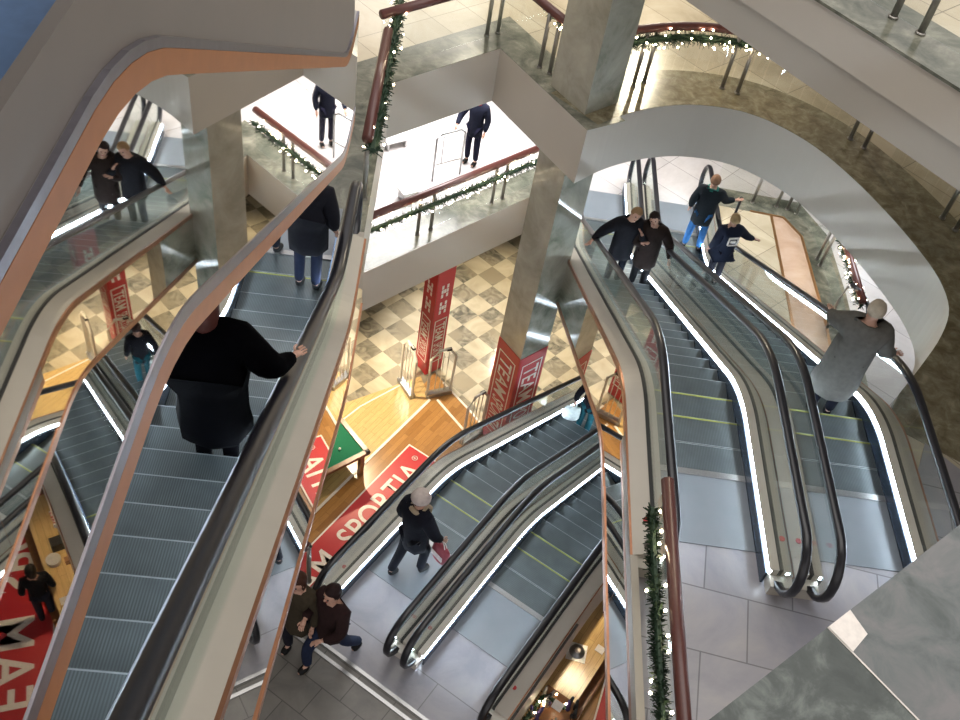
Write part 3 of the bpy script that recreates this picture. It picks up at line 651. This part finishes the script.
# warm shop corner right of the lower escalators
tb = thing('display_table', (2.95, 9.0, L0), 'orange wooden display counter lit from above beside the lower escalators', 'table')
fx = F2[1]; fy = F2[0]; rot2 = Matrix((fy, fx, Vector((0, 0, 1)))).transposed()
def dp(a, b, z): return Vector((2.75, 8.75, z))+fx*a+fy*b
MB().box(dp(.4, .0, L0+.86), (.95, 4.6, .05), rot2).build('table_top', M['wood_pale'], tb)
for a, b in ((-1.8, -.4), (-1.8, .6), (2.6, -.4), (2.6, .6)): MB().box(dp(a, b, L0+.42), (.1, .1, .82), rot2).build('leg', M['brownwood'], tb)
MB().box(dp(.4, .12, L0+.30), (1.0, 4.4, .04), rot2).build('shelf', M['brownwood'], tb)
def onz(a, b): return dp(a, b, L0+.89)
t_ = thing('paper_tray', onz(0, 0), 'square white board carrying a round plate on the warm display counter', 'board')
MB().box(onz(0, 0), (.36, .36, .012), rot2 @ Matrix.Rotation(.35, 3, 'Z')).build('sheet', M['whitepaint'], t_)
p_ = thing('plate', onz(0, 0)+Vector((0, 0, .012)), 'round grey plate with a cream item on the white board', 'plate')
mb = MB(); mb.tube([onz(0, 0)+Vector((0, 0, .008)), onz(0, 0)+Vector((0, 0, .03))], [.09, .145], 20); mb.build('dish', M['steel'], p_, True)
MB().ball(onz(.02, 0)+Vector((0, 0, .05)), .06, 7, sc=(1, 1, .6)).build('food', M['letter'], p_, True)
tag(MB().box(onz(.32, .32), (.16, .14, .02), rot2).build('price_card', M['whitepaint']), 'small cream card right of the round plate on the counter', 'card')
tag(MB().tube([onz(1.15, .28), onz(1.15, .28)+Vector((0, 0, .12))], [.11, .13], 14).build('bowl', M['whitepaint']), 'white round tin at the far end of the warm counter', 'bowl')
tag(MB().box(onz(1.05, .05)+Vector((0, 0, .06)), (.13, .1, .12), rot2).build('dark_box', M['brownwood']), 'small brown box left of the white tin', 'box')
tag(MB().box(onz(1.45, .1)+Vector((0, 0, .1)), (.3, .2, .2), rot2).build('black_box', M['gasket']), 'black box behind the white tin at the counter end', 'box')
# clothing rail with purple goods and lights at the bottom edge
rr = random.Random(3); cc_ = W(F2, -.96, 6.25); HS = 3.45
cr = thing('display_stand', (cc_.x, cc_.y, L0), 'tall stand crowded with purple and dark goods right of the lower escalators', 'display stand')
MB().box((cc_.x, cc_.y, L0+HS/2+.04), (.62, 1.3, HS), rot2).build('cabinet', M['brownwood'], cr)
for k in range(34):
    a = Vector((cc_.x, cc_.y, L0+HS+.02))+fy*rr.uniform(-.28, .28)+fx*rr.uniform(-.6, .6)
    mb = MB(); mb.tube([a, a+Vector((rr.uniform(-.06, .06), rr.uniform(-.06, .06), rr.uniform(.12, .34)))], [.045, .02], 6)
    mb.build('bottle', [M['purple'], M['gasket'], M['post']][k % 3], cr, True)
MB().box(Vector((cc_.x, cc_.y, L0+HS+.36))+fx*.3, (.15, .13, .02), rot2 @ Matrix.Rotation(.5, 3, 'X')).build('sign_card', M['letter'], cr)
g0 = W(F2, -1.26, 5.7); g1 = W(F2, -1.22, 6.7)
garland([(g0.x, g0.y), (g1.x, g1.y), tuple((g1+fy*.35)[:2])], L0+HS+.12, 'fairy light garland on the stand with purple goods', r=.09, nb=22, dens=110)

sp = thing('side_table', (3.72, 11.35, L0), 'low wooden table with tilted white picture boards beyond the warm counter, mirrored at left', 'table')
MB().box((3.72, 11.35, L0+.72), (.8, 1.1, .05), rot2).build('table_top', M['brownwood'], sp)
for a, b in ((-.45, -.3), (-.45, .3), (.45, -.3), (.45, .3)): MB().box(Vector((3.72, 11.35, L0+.35))+fx*a+fy*b, (.07, .07, .69), rot2).build('leg', M['brownwood'], sp)
for i_, (a, b, c_, lb) in enumerate(((.28, .0, 'whitepaint', 'large white picture board propped on the low wooden table'), (-.25, -.08, 'letter', 'smaller pinkish picture board on the near end of the low wooden table'))):
    q = Vector((3.72, 11.35, L0+.80+.02*i_))+fx*a+fy*b; r = thing('picture_board', q, lb, 'board'); rt_ = rot2 @ Matrix.Rotation(.25, 3, 'X')
    MB().box(q, (.5, .42, .015), rt_).build('board', M[c_], r); MB().box(q+rt_ @ Vector((0, 0, .012)), (.34, .26, .006), rt_).build('picture', M['deck'] if i_ == 0 else M['pink'], r)
for i_ in range(9):
    q = dp(1.9+.13*(i_ % 3), -.3+.16*(i_//3), L0+.89+.05); cl_ = M['red'] if i_ % 2 else M['whitepaint']
    r = thing('gift_box', q-Vector((0, 0, .05)), 'small red or white gift box heaped at the far end of the warm counter', 'box', 'gift boxes heaped on the counter end')
    ro = rot2 @ Matrix.Rotation(rr.uniform(-.5, .5), 3, 'Z'); MB().box(q, (.12, .10, .09), ro).build('box', cl_, r); MB().box(q+Vector((0, 0, .0)), (.127, .022, .097), ro).build('ribbon', M['letter'] if i_ % 2 else M['red'], r)

# first-floor balcony objects
mb = MB()
bc = thing('barrier_frame', (-1.5, 17.5, L1), 'chrome tube barrier in front of the dark-suited figure on the bright balcony', 'barrier')
b0 = Vector((-1.75, 17.1, L1+.02)); b1 = Vector((-1.22, 17.55, L1+.02)); H1 = Vector((0, 0, 1.15))
MB().tube([b0, b0+H1*.92, b0.lerp(b1, .15)+H1, b0.lerp(b1, .85)+H1, b1+H1*.92, b1], .025, 8).build('hoop', M['steel'], bc, True)
MB().tube([b0+H1*.35, b1+H1*.35], .018, 6).build('cross_bar', M['steel'], bc); MB().tube([b0.lerp(b1, .25)+H1*.35, b0.lerp(b1, .25)+H1*.95], .014, 6).build('inner_bar', M['steel'], bc)
for nm, pp, lb in (('bench', (-2.78, 18.1), 'white bench block at the left end of the bright balcony floor'), ('floor_box', (-2.15, 16.35), 'small white box on the pale balcony tiles near the railing')):
    r = thing(nm, (*pp, L1), lb, 'bench' if nm == 'bench' else 'box'); q = Vector((*pp, L1))
    w_ = .55 if nm == 'bench' else .35
    MB().box(q+Vector((0, 0, .22)), (w_, .3, .06), Matrix.Rotation(.7, 3, 'Z')).build('top', M['whitepaint'], r)
    for a in (-1, 1): MB().box(q+Matrix.Rotation(.7, 3, 'Z') @ Vector((a*w_*.4, 0, .1)), (.04, .26, .19), Matrix.Rotation(.7, 3, 'Z')).build('side', M['steel'], r)

# pole at the foot of the right hand escalators
pl = thing('black_pole', (4.62, 16.9, L1), 'dark pole the figure in blue jeans holds at the escalator foot', 'pole')
MB().tube([(4.62, 16.9, L1+.02), (4.62, 16.9, L1+1.25)], .03, 8).build('shaft', M['rubber'], pl); MB().tube([(4.62, 16.9, L1+.01), (4.62, 16.9, L1+.03)], .09, 12).build('base', M['steel'], pl)

# ------------------------------------------------------------------ people
def skin_mesh(verts, edges, radii, root=0, sub=1):
    me = bpy.data.meshes.new('s'); me.from_pydata([tuple(v) for v in verts], edges, []); o = bpy.data.objects.new('s', me); COL.objects.link(o)
    md = o.modifiers.new('skin', 'SKIN'); md.use_smooth_shade = True
    for i, r in enumerate(radii):
        sv = me.skin_vertices[0].data[i]; sv.radius = r if isinstance(r, tuple) else (r, r); sv.use_root = (i == root)
    sb = o.modifiers.new('sub', 'SUBSURF'); sb.levels = sub; sb.render_levels = sub
    dg = bpy.context.evaluated_depsgraph_get(); out = bpy.data.meshes.new_from_object(o.evaluated_get(dg))
    bpy.data.objects.remove(o); bpy.data.meshes.remove(me); return out
def emit_mesh(me, name, mt, parent, xf):
    me.materials.clear(); [me.materials.append(x) for x in (mt if isinstance(mt, list) else [mt])]
    me.transform(xf); o = bpy.data.objects.new(name, me); COL.objects.link(o)
    for p_ in me.polygons: p_.use_smooth = True
    if parent: o.parent = parent; o.matrix_parent_inverse = Matrix.Translation(-parent.location)
    return o
cloth_cache = {}
def cm(c, rough=.9):
    k = tuple(c)
    if k not in cloth_cache: cloth_cache[k] = mat('cloth %d' % len(cloth_cache), c, rough, noise=(18, tuple(x*.7 for x in c), .7), bump=.3, spec=.15 if max(c) > .004 else .02)
    return cloth_cache[k]
skinm = mat('skin', (.52, .30, .22), .55)

def person(pos, az, label, H=1.75, jacket=(.02, .02, .025), legs=(.02, .03, .06), hair=(.05, .03, .02), hairlen=0, pose=None, coat=0, hat=None, scarf=None, collar=None, group=None, stout=1.0, shoes=(.01, .01, .01), broad=1.0):
    """pos foot point; az facing, degrees clockwise from +y. local frame x right, y forward, z up"""
    k = H/1.75; P = dict(
        pel=(0, 0, .95), sp=(0, .01, 1.18), ch=(0, .0, 1.36), nk=(0, .01, 1.50), hd=(0, .03, 1.60), tp=(0, .02, 1.70),
        sr=(.18, 0, 1.42), er=(.25, -.03, 1.14), wr=(.25, .09, .90), sl=(-.18, 0, 1.42), el=(-.25, -.03, 1.14), wl=(-.25, .09, .90),
        hr=(.09, 0, .90), kr=(.10, .02, .50), ar=(.10, -.02, .09), tr=(.11, .14, .04), hl=(-.09, 0, .90), kl=(-.10, .02, .50), al=(-.10, -.02, .09), tl=(-.11, .14, .04))
    if broad != 1:
        for q_ in ('sr', 'er', 'wr', 'sl', 'el', 'wl', 'hr', 'hl'): P[q_] = (P[q_][0]*broad, P[q_][1], P[q_][2])
    if pose: P.update(pose)
    V = {n: Vector(v)*k for n, v in P.items()}
    a = math.radians(-az); xf = Matrix.Translation(Vector(pos)) @ Matrix.Rotation(a, 4, 'Z')
    root = thing('person', pos, label, 'person', group)
    st = stout
    # body: one continuous skin
    names = ['pel', 'sp', 'ch', 'nk', 'sr', 'er', 'wr', 'sl', 'el', 'wl', 'hr', 'kr', 'ar', 'tr', 'hl', 'kl', 'al', 'tl']
    rad = dict(pel=(.14, .11), sp=(.125, .10), ch=(.145, .11), nk=.055, sr=.06, er=.043, wr=.03, sl=.06, el=.043, wl=.03, hr=.085, kr=.06, ar=.034, tr=.024, hl=.085, kl=.06, al=.034, tl=.024)
    edges = [('pel', 'sp'), ('sp', 'ch'), ('ch', 'nk'), ('ch', 'sr'), ('sr', 'er'), ('er', 'wr'), ('ch', 'sl'), ('sl', 'el'), ('el', 'wl'), ('pel', 'hr'), ('hr', 'kr'), ('kr', 'ar'), ('ar', 'tr'), ('pel', 'hl'), ('hl', 'kl'), ('kl', 'al'), ('al', 'tl')]
    vs = [V[n] for n in names]; rs = [tuple(x*k for x in rad[n]) if isinstance(rad[n], tuple) else rad[n]*k for n in names]
    ed = [(names.index(p_), names.index(q_)) for p_, q_ in edges]
    # head grows from the neck
    hd = V['hd']; tp = V['tp']; up = (tp-V['nk']).normalized(); 
    vs.append(hd); rs.append((.072*k, .085*k)); ed.append((names.index('nk'), len(vs)-1))
    vs.append(tp); rs.append((.066*k, .078*k)); ed.append((len(vs)-2, len(vs)-1))
    body = skin_mesh(vs, ed, rs)
    bm = bmesh.new(); bm.from_mesh(body); bpy.data.meshes.remove(body)
    # hands with five fingers, bent
    for w, e in (('wr', 'er'), ('wl', 'el')):
        d = (V[w]-V[e]).normalized(); sd = Vector((0, 1, 0)); sd = (sd-d*sd.dot(d)).normalized() if abs(d.y) < .9 else Vector((1, 0, 0)); nn = d.cross(sd)
        if w == 'wl': nn = -nn
        hv = [V[w]-d*.02*k, V[w]+d*.045*k, V[w]+d*.085*k]; hr_ = [.026*k, (.036*k, .018*k), (.038*k, .016*k)]
        me = skin_mesh(hv, [(0, 1), (1, 2)], hr_); bm.from_mesh(me); bpy.data.meshes.remove(me)
        for i, (o_, l) in enumerate(((-.028, .060), (-.010, .070), (.010, .065), (.028, .050))):
            f0 = V[w]+d*.075*k+sd*o_*k; f1 = f0+d*l*.55*k+nn*.006*k; f2 = f1+(d*.6+nn*.7)*l*.5*k
            me = skin_mesh([f0, f1, f2], [(0, 1), (1, 2)], [.009*k, .0085*k, .007*k]); bm.from_mesh(me); bpy.data.meshes.remove(me)
        t0 = V[w]+d*.02*k+sd*.028*k; t1 = t0+(d*.6+sd*.6)*.045*k; t2 = t1+(d*.9+nn*.3)*.03*k
        me = skin_mesh([t0, t1, t2], [(0, 1), (1, 2)], [.011*k, .010*k, .008*k]); bm.from_mesh(me); bpy.data.meshes.remove(me)
    # face: nose, eyes, mouth, ears
    hc = (hd+tp)/2; fwd = Vector((0, 1, 0)); tilt = up
    fwd = (fwd-tilt*fwd.dot(tilt)).normalized(); rt = fwd.cross(tilt)
    def blob(c, r, sc): 
        q = bmesh.ops.create_uvsphere(bm, u_segments=8, v_segments=6, radius=1); mm_ = Matrix((rt*r*sc[0], fwd*r*sc[1], tilt*r*sc[2])).transposed()
        for v in q['verts']: v.co = c+mm_ @ v.co
    blob(hc, .105*k, (.78, .95, 1.18)); blob(hc+fwd*.098*k-tilt*.012*k, .018*k, (.8, 1.2, 1.5))
    for s_ in (-1, 1): blob(hc+rt*s_*.082*k-tilt*.01*k, .022*k, (.4, .8, 1.4))
    b = bpy.data.meshes.new('body'); bm.to_mesh(b); bm.free()
    emit_mesh(b, 'body', skinm, root, xf)
    mb = MB()
    for s_ in (-1, 1): mb.ball(hc+fwd*.088*k+rt*s_*.034*k+tilt*.012*k, .011*k, 4)
    eo = mb.build('eyes', M['gasket']); me = eo.data; COL.objects.unlink(eo); bpy.data.objects.remove(eo); emit_mesh(me, 'eyes', M['gasket'], root, xf)
    mb = MB().ball(hc+fwd*.086*k-tilt*.055*k, .02*k, 4, sc=(1.2, .5, .3)); eo = mb.build('mouth', M['gasket']); me = eo.data; bpy.data.objects.remove(eo); emit_mesh(me, 'mouth', cm((.35, .08, .07), .5), root, xf)
    # trousers
    tn = ['pel', 'hr', 'kr', 'ar', 'hl', 'kl', 'al']; tr_ = [(.14, .115), .092, .078, .062, .092, .078, .062]
    tv = [V[n] for n in tn]; sh = lambda q, w: q+(V[w]-q)*.0
    me = skin_mesh(tv, [(0, 1), (1, 2), (2, 3), (0, 4), (4, 5), (5, 6)], [tuple(x*k for x in r) if isinstance(r, tuple) else r*k for r in tr_]); emit_mesh(me, 'trousers', cm(legs), root, xf)
    # jacket
    jn = ['pel', 'sp', 'ch', 'nk', 'sr', 'er', 'wr', 'sl', 'el', 'wl']; jr = [(.17*st, .14*st), (.16*st, .135*st), (.175*st, .14*st), .075, .088*st, .068*st, .05, .088*st, .068*st, .05]
    jv = [V[n] for n in jn]; jv[3] = V['ch'].lerp(V['nk'], .75); 
    for w, e in ((6, 5), (9, 8)): jv[w] = jv[e].lerp(jv[w], .93)
    je = [(0, 1), (1, 2), (2, 3), (2, 4), (4, 5), (5, 6), (2, 7), (7, 8), (8, 9)]
    jrr = [tuple(x*k for x in r) if isinstance(r, tuple) else r*k for r in jr]
    dn = (V['kr']+V['kl'])/2-V['pel']
    jv.append(V['pel']+dn*(.38+coat*1.25)); jrr.append((.185*k*st*(1+coat*.15), .15*k*st*(1+coat*.2))); je.append((0, len(jv)-1))
    me = skin_mesh(jv, je, jrr); emit_mesh(me, 'coat' if coat > .3 else 'jacket', cm(jacket), root, xf)
    # shoes
    for a_, t__ in (('ar', 'tr'), ('al', 'tl')):
        me = skin_mesh([V[a_]-Vector((0, .03, .03))*k, V[t__]], [(0, 1)], [(.060*k, .062*k), (.054*k, .045*k)]); emit_mesh(me, 'shoe', cm(shoes, .5), root, xf)
    # hair or hat
    if hat:
        mb = MB().ball(hc+tilt*.045*k-fwd*.008*k, .125*k, 9, sc=(.92, 1.0, .95)); mb.tube([hc+tilt*(.02)*k, hc+tilt*.05*k], [.128*k, .124*k], 18)
        eo = mb.build('h', M['black']); me = eo.data; bpy.data.objects.remove(eo); emit_mesh(me, 'hat', cm(hat), root, xf)
    hb = bmesh.new(); q = bmesh.ops.create_uvsphere(hb, u_segments=18, v_segments=12, radius=1)
    rr2 = random.Random(len(label))
    for v in q['verts']:
        c_ = v.co.copy(); sx, sy, sz = .098, .112, .125
        low = c_.z < -.1
        p_ = rt*c_.x*sx*k+fwd*(c_.y*sy-.016)*k+tilt*(c_.z*sz+.018)*k
        if c_.y > .45 and c_.z < .35: p_ = p_*.80
        if hairlen and c_.z < -.1 and c_.y < .35: p_ = p_-tilt*hairlen*k*(-c_.z)
        elif c_.z < -.45: p_ = p_*.82
        v.co = hc+p_*(1+rr2.uniform(-.03, .03))
    me = bpy.data.meshes.new('hair'); hb.to_mesh(me); hb.free(); emit_mesh(me, 'hair', cm(hair, .6), root, xf)
    if collar:
        c_ = V['nk']-Vector((0, 0, .015))*k; mb = MB().tube([c_+Vector((math.cos(t)*.07, math.sin(t)*.07, 0))*k for t in [j_*math.pi/8 for j_ in range(16)]], .022*k, 7, closed=True)
        eo = mb.build('sc', M['black']); me = eo.data; bpy.data.objects.remove(eo); emit_mesh(me, 'collar', cm(collar), root, xf)
    if scarf:
        c_ = V['nk']-Vector((0, 0, .02))*k; mb = MB().tube([c_+Vector((math.cos(t)*.085, math.sin(t)*.085, .012*math.sin(3*t)))*k for t in [j_*math.pi/8 for j_ in range(16)]], .036*k, 7, closed=True)
        mb.tube([c_+Vector((.03, .08, 0))*k, c_+Vector((.04, .15, -.1))*k, c_+Vector((.03, .155, -.33))*k], [.04*k, .045*k, .04*k], 7)
        eo = mb.build('sc', M['black']); me = eo.data; bpy.data.objects.remove(eo); emit_mesh(me, 'scarf', cm(scarf), root, xf)
    root['h'] = H
    del root['h']
    return root, (lambda v: xf @ (Vector(v)*k))

def bag(c, label, col, w=.32, h=.36, col2=None, az=0):
    """soft carrier bag hanging from point c"""
    c = Vector(c); r = thing('carrier_bag', c-Vector((0, 0, h+.12)), label, 'bag'); rot = Matrix.Rotation(math.radians(-az), 3, 'Z'); secs = []
    for t, ws, ds in ((0, .86, .9), (.12, 1, 1), (.5, .96, 1.05), (.85, .9, .7), (1, .82, .3)):
        z = -h-.1+h*t; secs.append([c+rot @ Vector((math.cos(a)*w/2*ws, math.sin(a)*w*.22*ds, z)) for a in [j*math.pi/6 for j in range(12)]])
    sack = MB().sweep(secs).build('sack', cm(col, .5), r, True)
    for s in (-1, 1):
        MB().tube([c+rot @ Vector((-w*.2, s*.02, -.1)), c+rot @ Vector((-w*.1, s*.015, -.02)), c+Vector((0, 0, .0)), c+rot @ Vector((w*.1, s*.015, -.02)), c+rot @ Vector((w*.2, s*.02, -.1))], .008, 5).build('handle', cm(col2 or col, .5), r)
    if col2: MB().box(c+rot @ Vector((0, -w*.235, -h*.55-.1)), (w*.6, .01, h*.3), rot).build('print', cm(col2, .5), sack)
    return r
def stepz(K, rise, zu, s): # top of the tread under s
    x0 = K-1.15; i = math.floor((s-x0)/.4); return path_z(x0+.4*i+.2, K, rise, zu)

# 1 black coat on the long left escalator, right hand on the rail
s_ = 4.62; pos = W(F1, -1.36, s_, stepz(.5, L3-L2, L3, s_))
person(pos, -6, 'broad figure in a long black coat riding the long left escalator, hand on rail', H=1.82, jacket=(.001, .001, .0015), legs=(.001, .001, .0015), hair=(.07, .02, .015), hairlen=.1, coat=.80, stout=1.6, broad=1.25,
       pose=dict(er=(.42, .06, 1.10), wr=(.52, .34, .97)))
# 2 at its foot
pos = W(F1, -1.28, 8.75, L2+.03)
person(pos, 4, 'figure in dark jacket and jeans stepping off at the foot of the left escalator', H=1.8, jacket=(.006, .006, .01), legs=(.008, .012, .03), stout=1.5, broad=1.15, coat=.35)
pos = W(F1, -1.85, 9.35, L2+.03)
person(pos, 10, 'second dark figure waiting just beyond the foot of the left escalator', H=1.72, jacket=(.005, .005, .008), legs=(.006, .008, .015), coat=.4, stout=1.2)
# 3 couple
K3 = 7.85; s_ = 13.25; z_ = stepz(K3, L2-L1, L2, s_)
person(W(F3, 2.93, s_, z_), 165, 'fair-haired half of the embracing couple, black jacket, arm out to the handrail', H=1.72, jacket=(.012, .012, .016), legs=(.01, .012, .02), hair=(.30, .18, .09), broad=1.1,
       pose=dict(er=(.44, .02, 1.26), wr=(.62, .10, 1.10), el=(-.30, .20, 1.18), wl=(-.18, .24, 1.40), hd=(-.05, .04, 1.60), tp=(-.08, .03, 1.69)), stout=1.4, coat=.2)
person(W(F3, 3.38, s_-.02, z_), 190, 'dark-haired half of the embracing couple, brown coat, face turned up', H=1.70, jacket=(.022, .014, .012), legs=(.01, .01, .012), hair=(.02, .01, .008), hairlen=.08,
       pose=dict(el=(-.36, .02, 1.16), wl=(-.42, .20, .99), er=(.24, .16, 1.12), wr=(.12, .22, 1.22), hd=(.05, .05, 1.60), tp=(.06, .02, 1.69)), coat=.45, stout=1.35)
# 4 green scarf
person((3.90, 16.5, L1+.01), 10, 'standing figure in blue jeans, dark jacket and green scarf at the escalator foot', H=1.86, stout=1.3, broad=1.1, jacket=(.012, .016, .02), legs=(.035, .13, .32), hair=(.22, .12, .07), scarf=(.02, .16, .13),
       pose=dict(er=(.30, .14, 1.22), wr=(.50, .22, 1.25), kr=(.12, .02, .5), kl=(-.13, .02, .5), ar=(.14, -.02, .09), al=(-.15, -.02, .09), tr=(.16, .14, .04), tl=(-.18, .14, .04)), coat=.25)
# 5 fair child with printed back
s_ = 14.2; zc = stepz(K3, L2-L1, L2, s_)
pr, fx5 = person(W(F3, 4.98, s_, zc), -20, 'fair-haired youngster in a navy jacket with a white emblem on the back', H=1.66, stout=1.3, jacket=(.014, .018, .035), legs=(.02, .02, .03), hair=(.38, .26, .13),
       pose=dict(er=(.40, .02, 1.22), wr=(.62, .04, 1.12)))
mb = MB()
rot5 = Matrix.Rotation(math.radians(20), 3, 'Z')
cc = fx5((0, -.20, 1.27))
for a, b, c_, d in ((0, .09, .20, .028), (0, -.07, .16, .024), (-.09, .01, .026, .15), (.09, .01, .026, .15), (0, .01, .10, .05)): mb.box(cc+rot5 @ Vector((a, 0, b)), (c_, .02, d), rot5)
o5 = mb.build('emblem', M['letter'], pr)
# 6 grey coat
s_ = 8.05; person(W(F3, 4.70, s_, stepz(K3, L2-L1, L2, s_)), 15, 'white-haired figure in a long grey coat descending the right escalator', H=1.80, jacket=(.11, .105, .095), legs=(.005, .006, .012), hair=(.42, .36, .28), coat=.9, stout=1.55, broad=1.1,
       pose=dict(el=(-.30, .22, 1.20), wl=(-.34, .45, 1.12), er=(.30, .05, 1.15), wr=(.45, .22, 1.05)))
# 7 balcony
person((-1.05, 18.0, L1+.01), 200, 'dark-suited figure with a red collar standing on the bright balcony behind the barrier', H=1.82, jacket=(.01, .012, .025), legs=(.012, .012, .03), hair=(.05, .03, .02), collar=(.4, .02, .03), coat=.15, stout=1.1,
       pose=dict(er=(.30, .16, 1.14), wr=(.26, .36, 1.02)))
# 8 pale hat
pr, f8 = person((-.44, 7.62, L1+.02), 40, 'walker in a pale knitted hat, scarf and dark coat entering the lower escalator', H=1.95, jacket=(.008, .009, .016), legs=(.006, .007, .012), hair=(.12, .06, .04), hat=(.52, .45, .42), scarf=(.42, .34, .24), coat=.35, stout=1.25,
       pose=dict(kr=(.10, .16, .52), ar=(.10, .10, .10), tr=(.11, .26, .05), kl=(-.10, -.06, .50), al=(-.10, -.24, .12), tl=(-.10, -.10, .04), er=(.30, .06, 1.14), wr=(.30, .20, .96)))
bag(f8((.31, .22, .90)), 'red and white carrier bag held by the walker in the pale hat', (.42, .10, .13), .36, .34, (.8, .72, .7), 40)
# 9 rider far
K2 = 8.39; s_ = 12.9; pr, f9 = person(W(F2, -3.76, s_, stepz(K2, L1-L0, L1, s_)), 26, 'rider in black jacket and teal trousers far down the lower left escalator', H=1.72, jacket=(.008, .008, .012), legs=(.01, .07, .09), hair=(.04, .02, .02), stout=1.1,
       pose=dict(el=(-.28, -.12, 1.12), wl=(-.26, -.16, .95)))
bag(f9((-.27, -.17, .9)), 'white plastic bag held by the rider in teal trousers', (.66, .72, .70), .36, .36)
# 10 stooping
person((-1.22, 6.02, L1+.02), 215, 'striding figure in a dark red-brown jacket and blue jeans on the lower landing', H=1.95, jacket=(.025, .012, .012), legs=(.015, .022, .05), hair=(.018, .008, .008), stout=1.15, coat=.1,
       pose=dict(kr=(.10, .30, .55), ar=(.10, .28, .14), tr=(.11, .42, .06), kl=(-.10, -.12, .50), al=(-.10, -.38, .16), tl=(-.10, -.26, .05), er=(.24, .12, 1.16), wr=(.14, .30, 1.2), el=(-.26, .10, 1.14), wl=(-.12, .28, 1.06)))
# 11
person((-1.68, 6.12, L1+.02), 200, 'figure in an olive brown coat half hidden behind the left escalator side', H=1.90, jacket=(.045, .035, .022), legs=(.012, .012, .02), hair=(.05, .02, .012), hairlen=.12, coat=.5, stout=1.15,
       pose=dict(kr=(.10, .12, .52), ar=(.10, .08, .12), tr=(.11, .22, .05), kl=(-.10, -.06, .50), al=(-.10, -.2, .12), tl=(-.10, -.06, .04)))

person((3.62, 9.0, L0+.04), 20, 'dark-haired figure on the red banner, seen only in the mirror cladding at lower left', H=1.75, jacket=(.01, .01, .012), legs=(.02, .02, .03), hair=(.01, .008, .007), hairlen=.1)
# ------------------------------------------------------------------ lights
def area(name, loc, size, power, color, rot=(0, 0, 0), sy=None):
    l = bpy.data.lights.new(name, 'AREA'); l.energy = power; l.color = color; l.size = size; l.shape = 'RECTANGLE'; l.size_y = sy or size
    o = bpy.data.objects.new(name, l); COL.objects.link(o); o.location = loc; o.rotation_euler = rot; return o
NEUT = (1, .95, .87); WARM = (1, .80, .52); COOL = (.75, .84, 1)
area('skylight', (2, 9, L3+7.5), 14, 850, (1, .955, .89), sy=18)
area('panel light', (-1.8, 18.5, L2-1.1), 3.5, 330, (1, .97, .97), sy=3)
area('panel light', (7.4, 16.6, L2-1.1), 1.2, 90, (.9, .95, 1), sy=2.5)
area('panel light', (3.2, 17.8, L2-1.1), 2, 70, NEUT, sy=1.5)
area('panel light', (-4, 24, L3-.4), 5, 200, NEUT)
def spot(loc, tgt, power, color, ang=50, size=.08):
    l = bpy.data.lights.new('spot', 'SPOT'); l.energy = power; l.color = color; l.spot_size = math.radians(ang); l.spot_blend = .6; l.shadow_soft_size = size
    o = bpy.data.objects.new('spot light', l); COL.objects.link(o); o.location = loc; d = Vector(tgt)-Vector(loc); o.rotation_euler = d.to_track_quat('-Z', 'Y').to_euler()
spot((-2.6, 14.4, L1-1.12), (-2.4, 14.0, 0), 430, (1, .84, .58), 95)
spot((-1.6, 16.8, L1-1.12), (-.4, 16.6, 0), 330, NEUT, 85)
spot((.6, 19.5, L1-1.12), (.6, 18.0, 0), 260, (1, .85, .6), 100)
spot((2.6, 16.9, L1-1.12), (2.4, 16.2, 0), 160, (1, .85, .6), 100)
spot((3.1, 9.4, L1-1.12), (2.9, 9.0, 0), 620, WARM, 95)
spot((-4.5, 9.4, L1+3), (-2.5, 10.5, 0), 300, WARM, 70)
spot((6.5, 20.5, L1-1.12), (7.5, 21.5, 0), 300, (1, .85, .6), 110)
spot((2.5, 22, L3-.4), (2.5, 16.5, L2), 500, (1, .88, .66), 80)
spot((-1.5, 20, L3-.4), (-.5, 17, L2), 300, (1, .9, .7), 80)
spot((9, 10, L3-.4), (7.5, 11.5, L2), 200, (1, .9, .75), 100)

w = bpy.data.worlds.new('world'); S.world = w; w.use_nodes = True
w.node_tree.nodes['Background'].inputs['Color'].default_value = (.94, .91, .92, 1); w.node_tree.nodes['Background'].inputs['Strength'].default_value = .55
S.view_settings.view_transform = 'Standard'; S.view_settings.look = 'None'; S.view_settings.exposure = .92; S.view_settings.gamma = 1; S.view_settings.use_curve_mapping = False
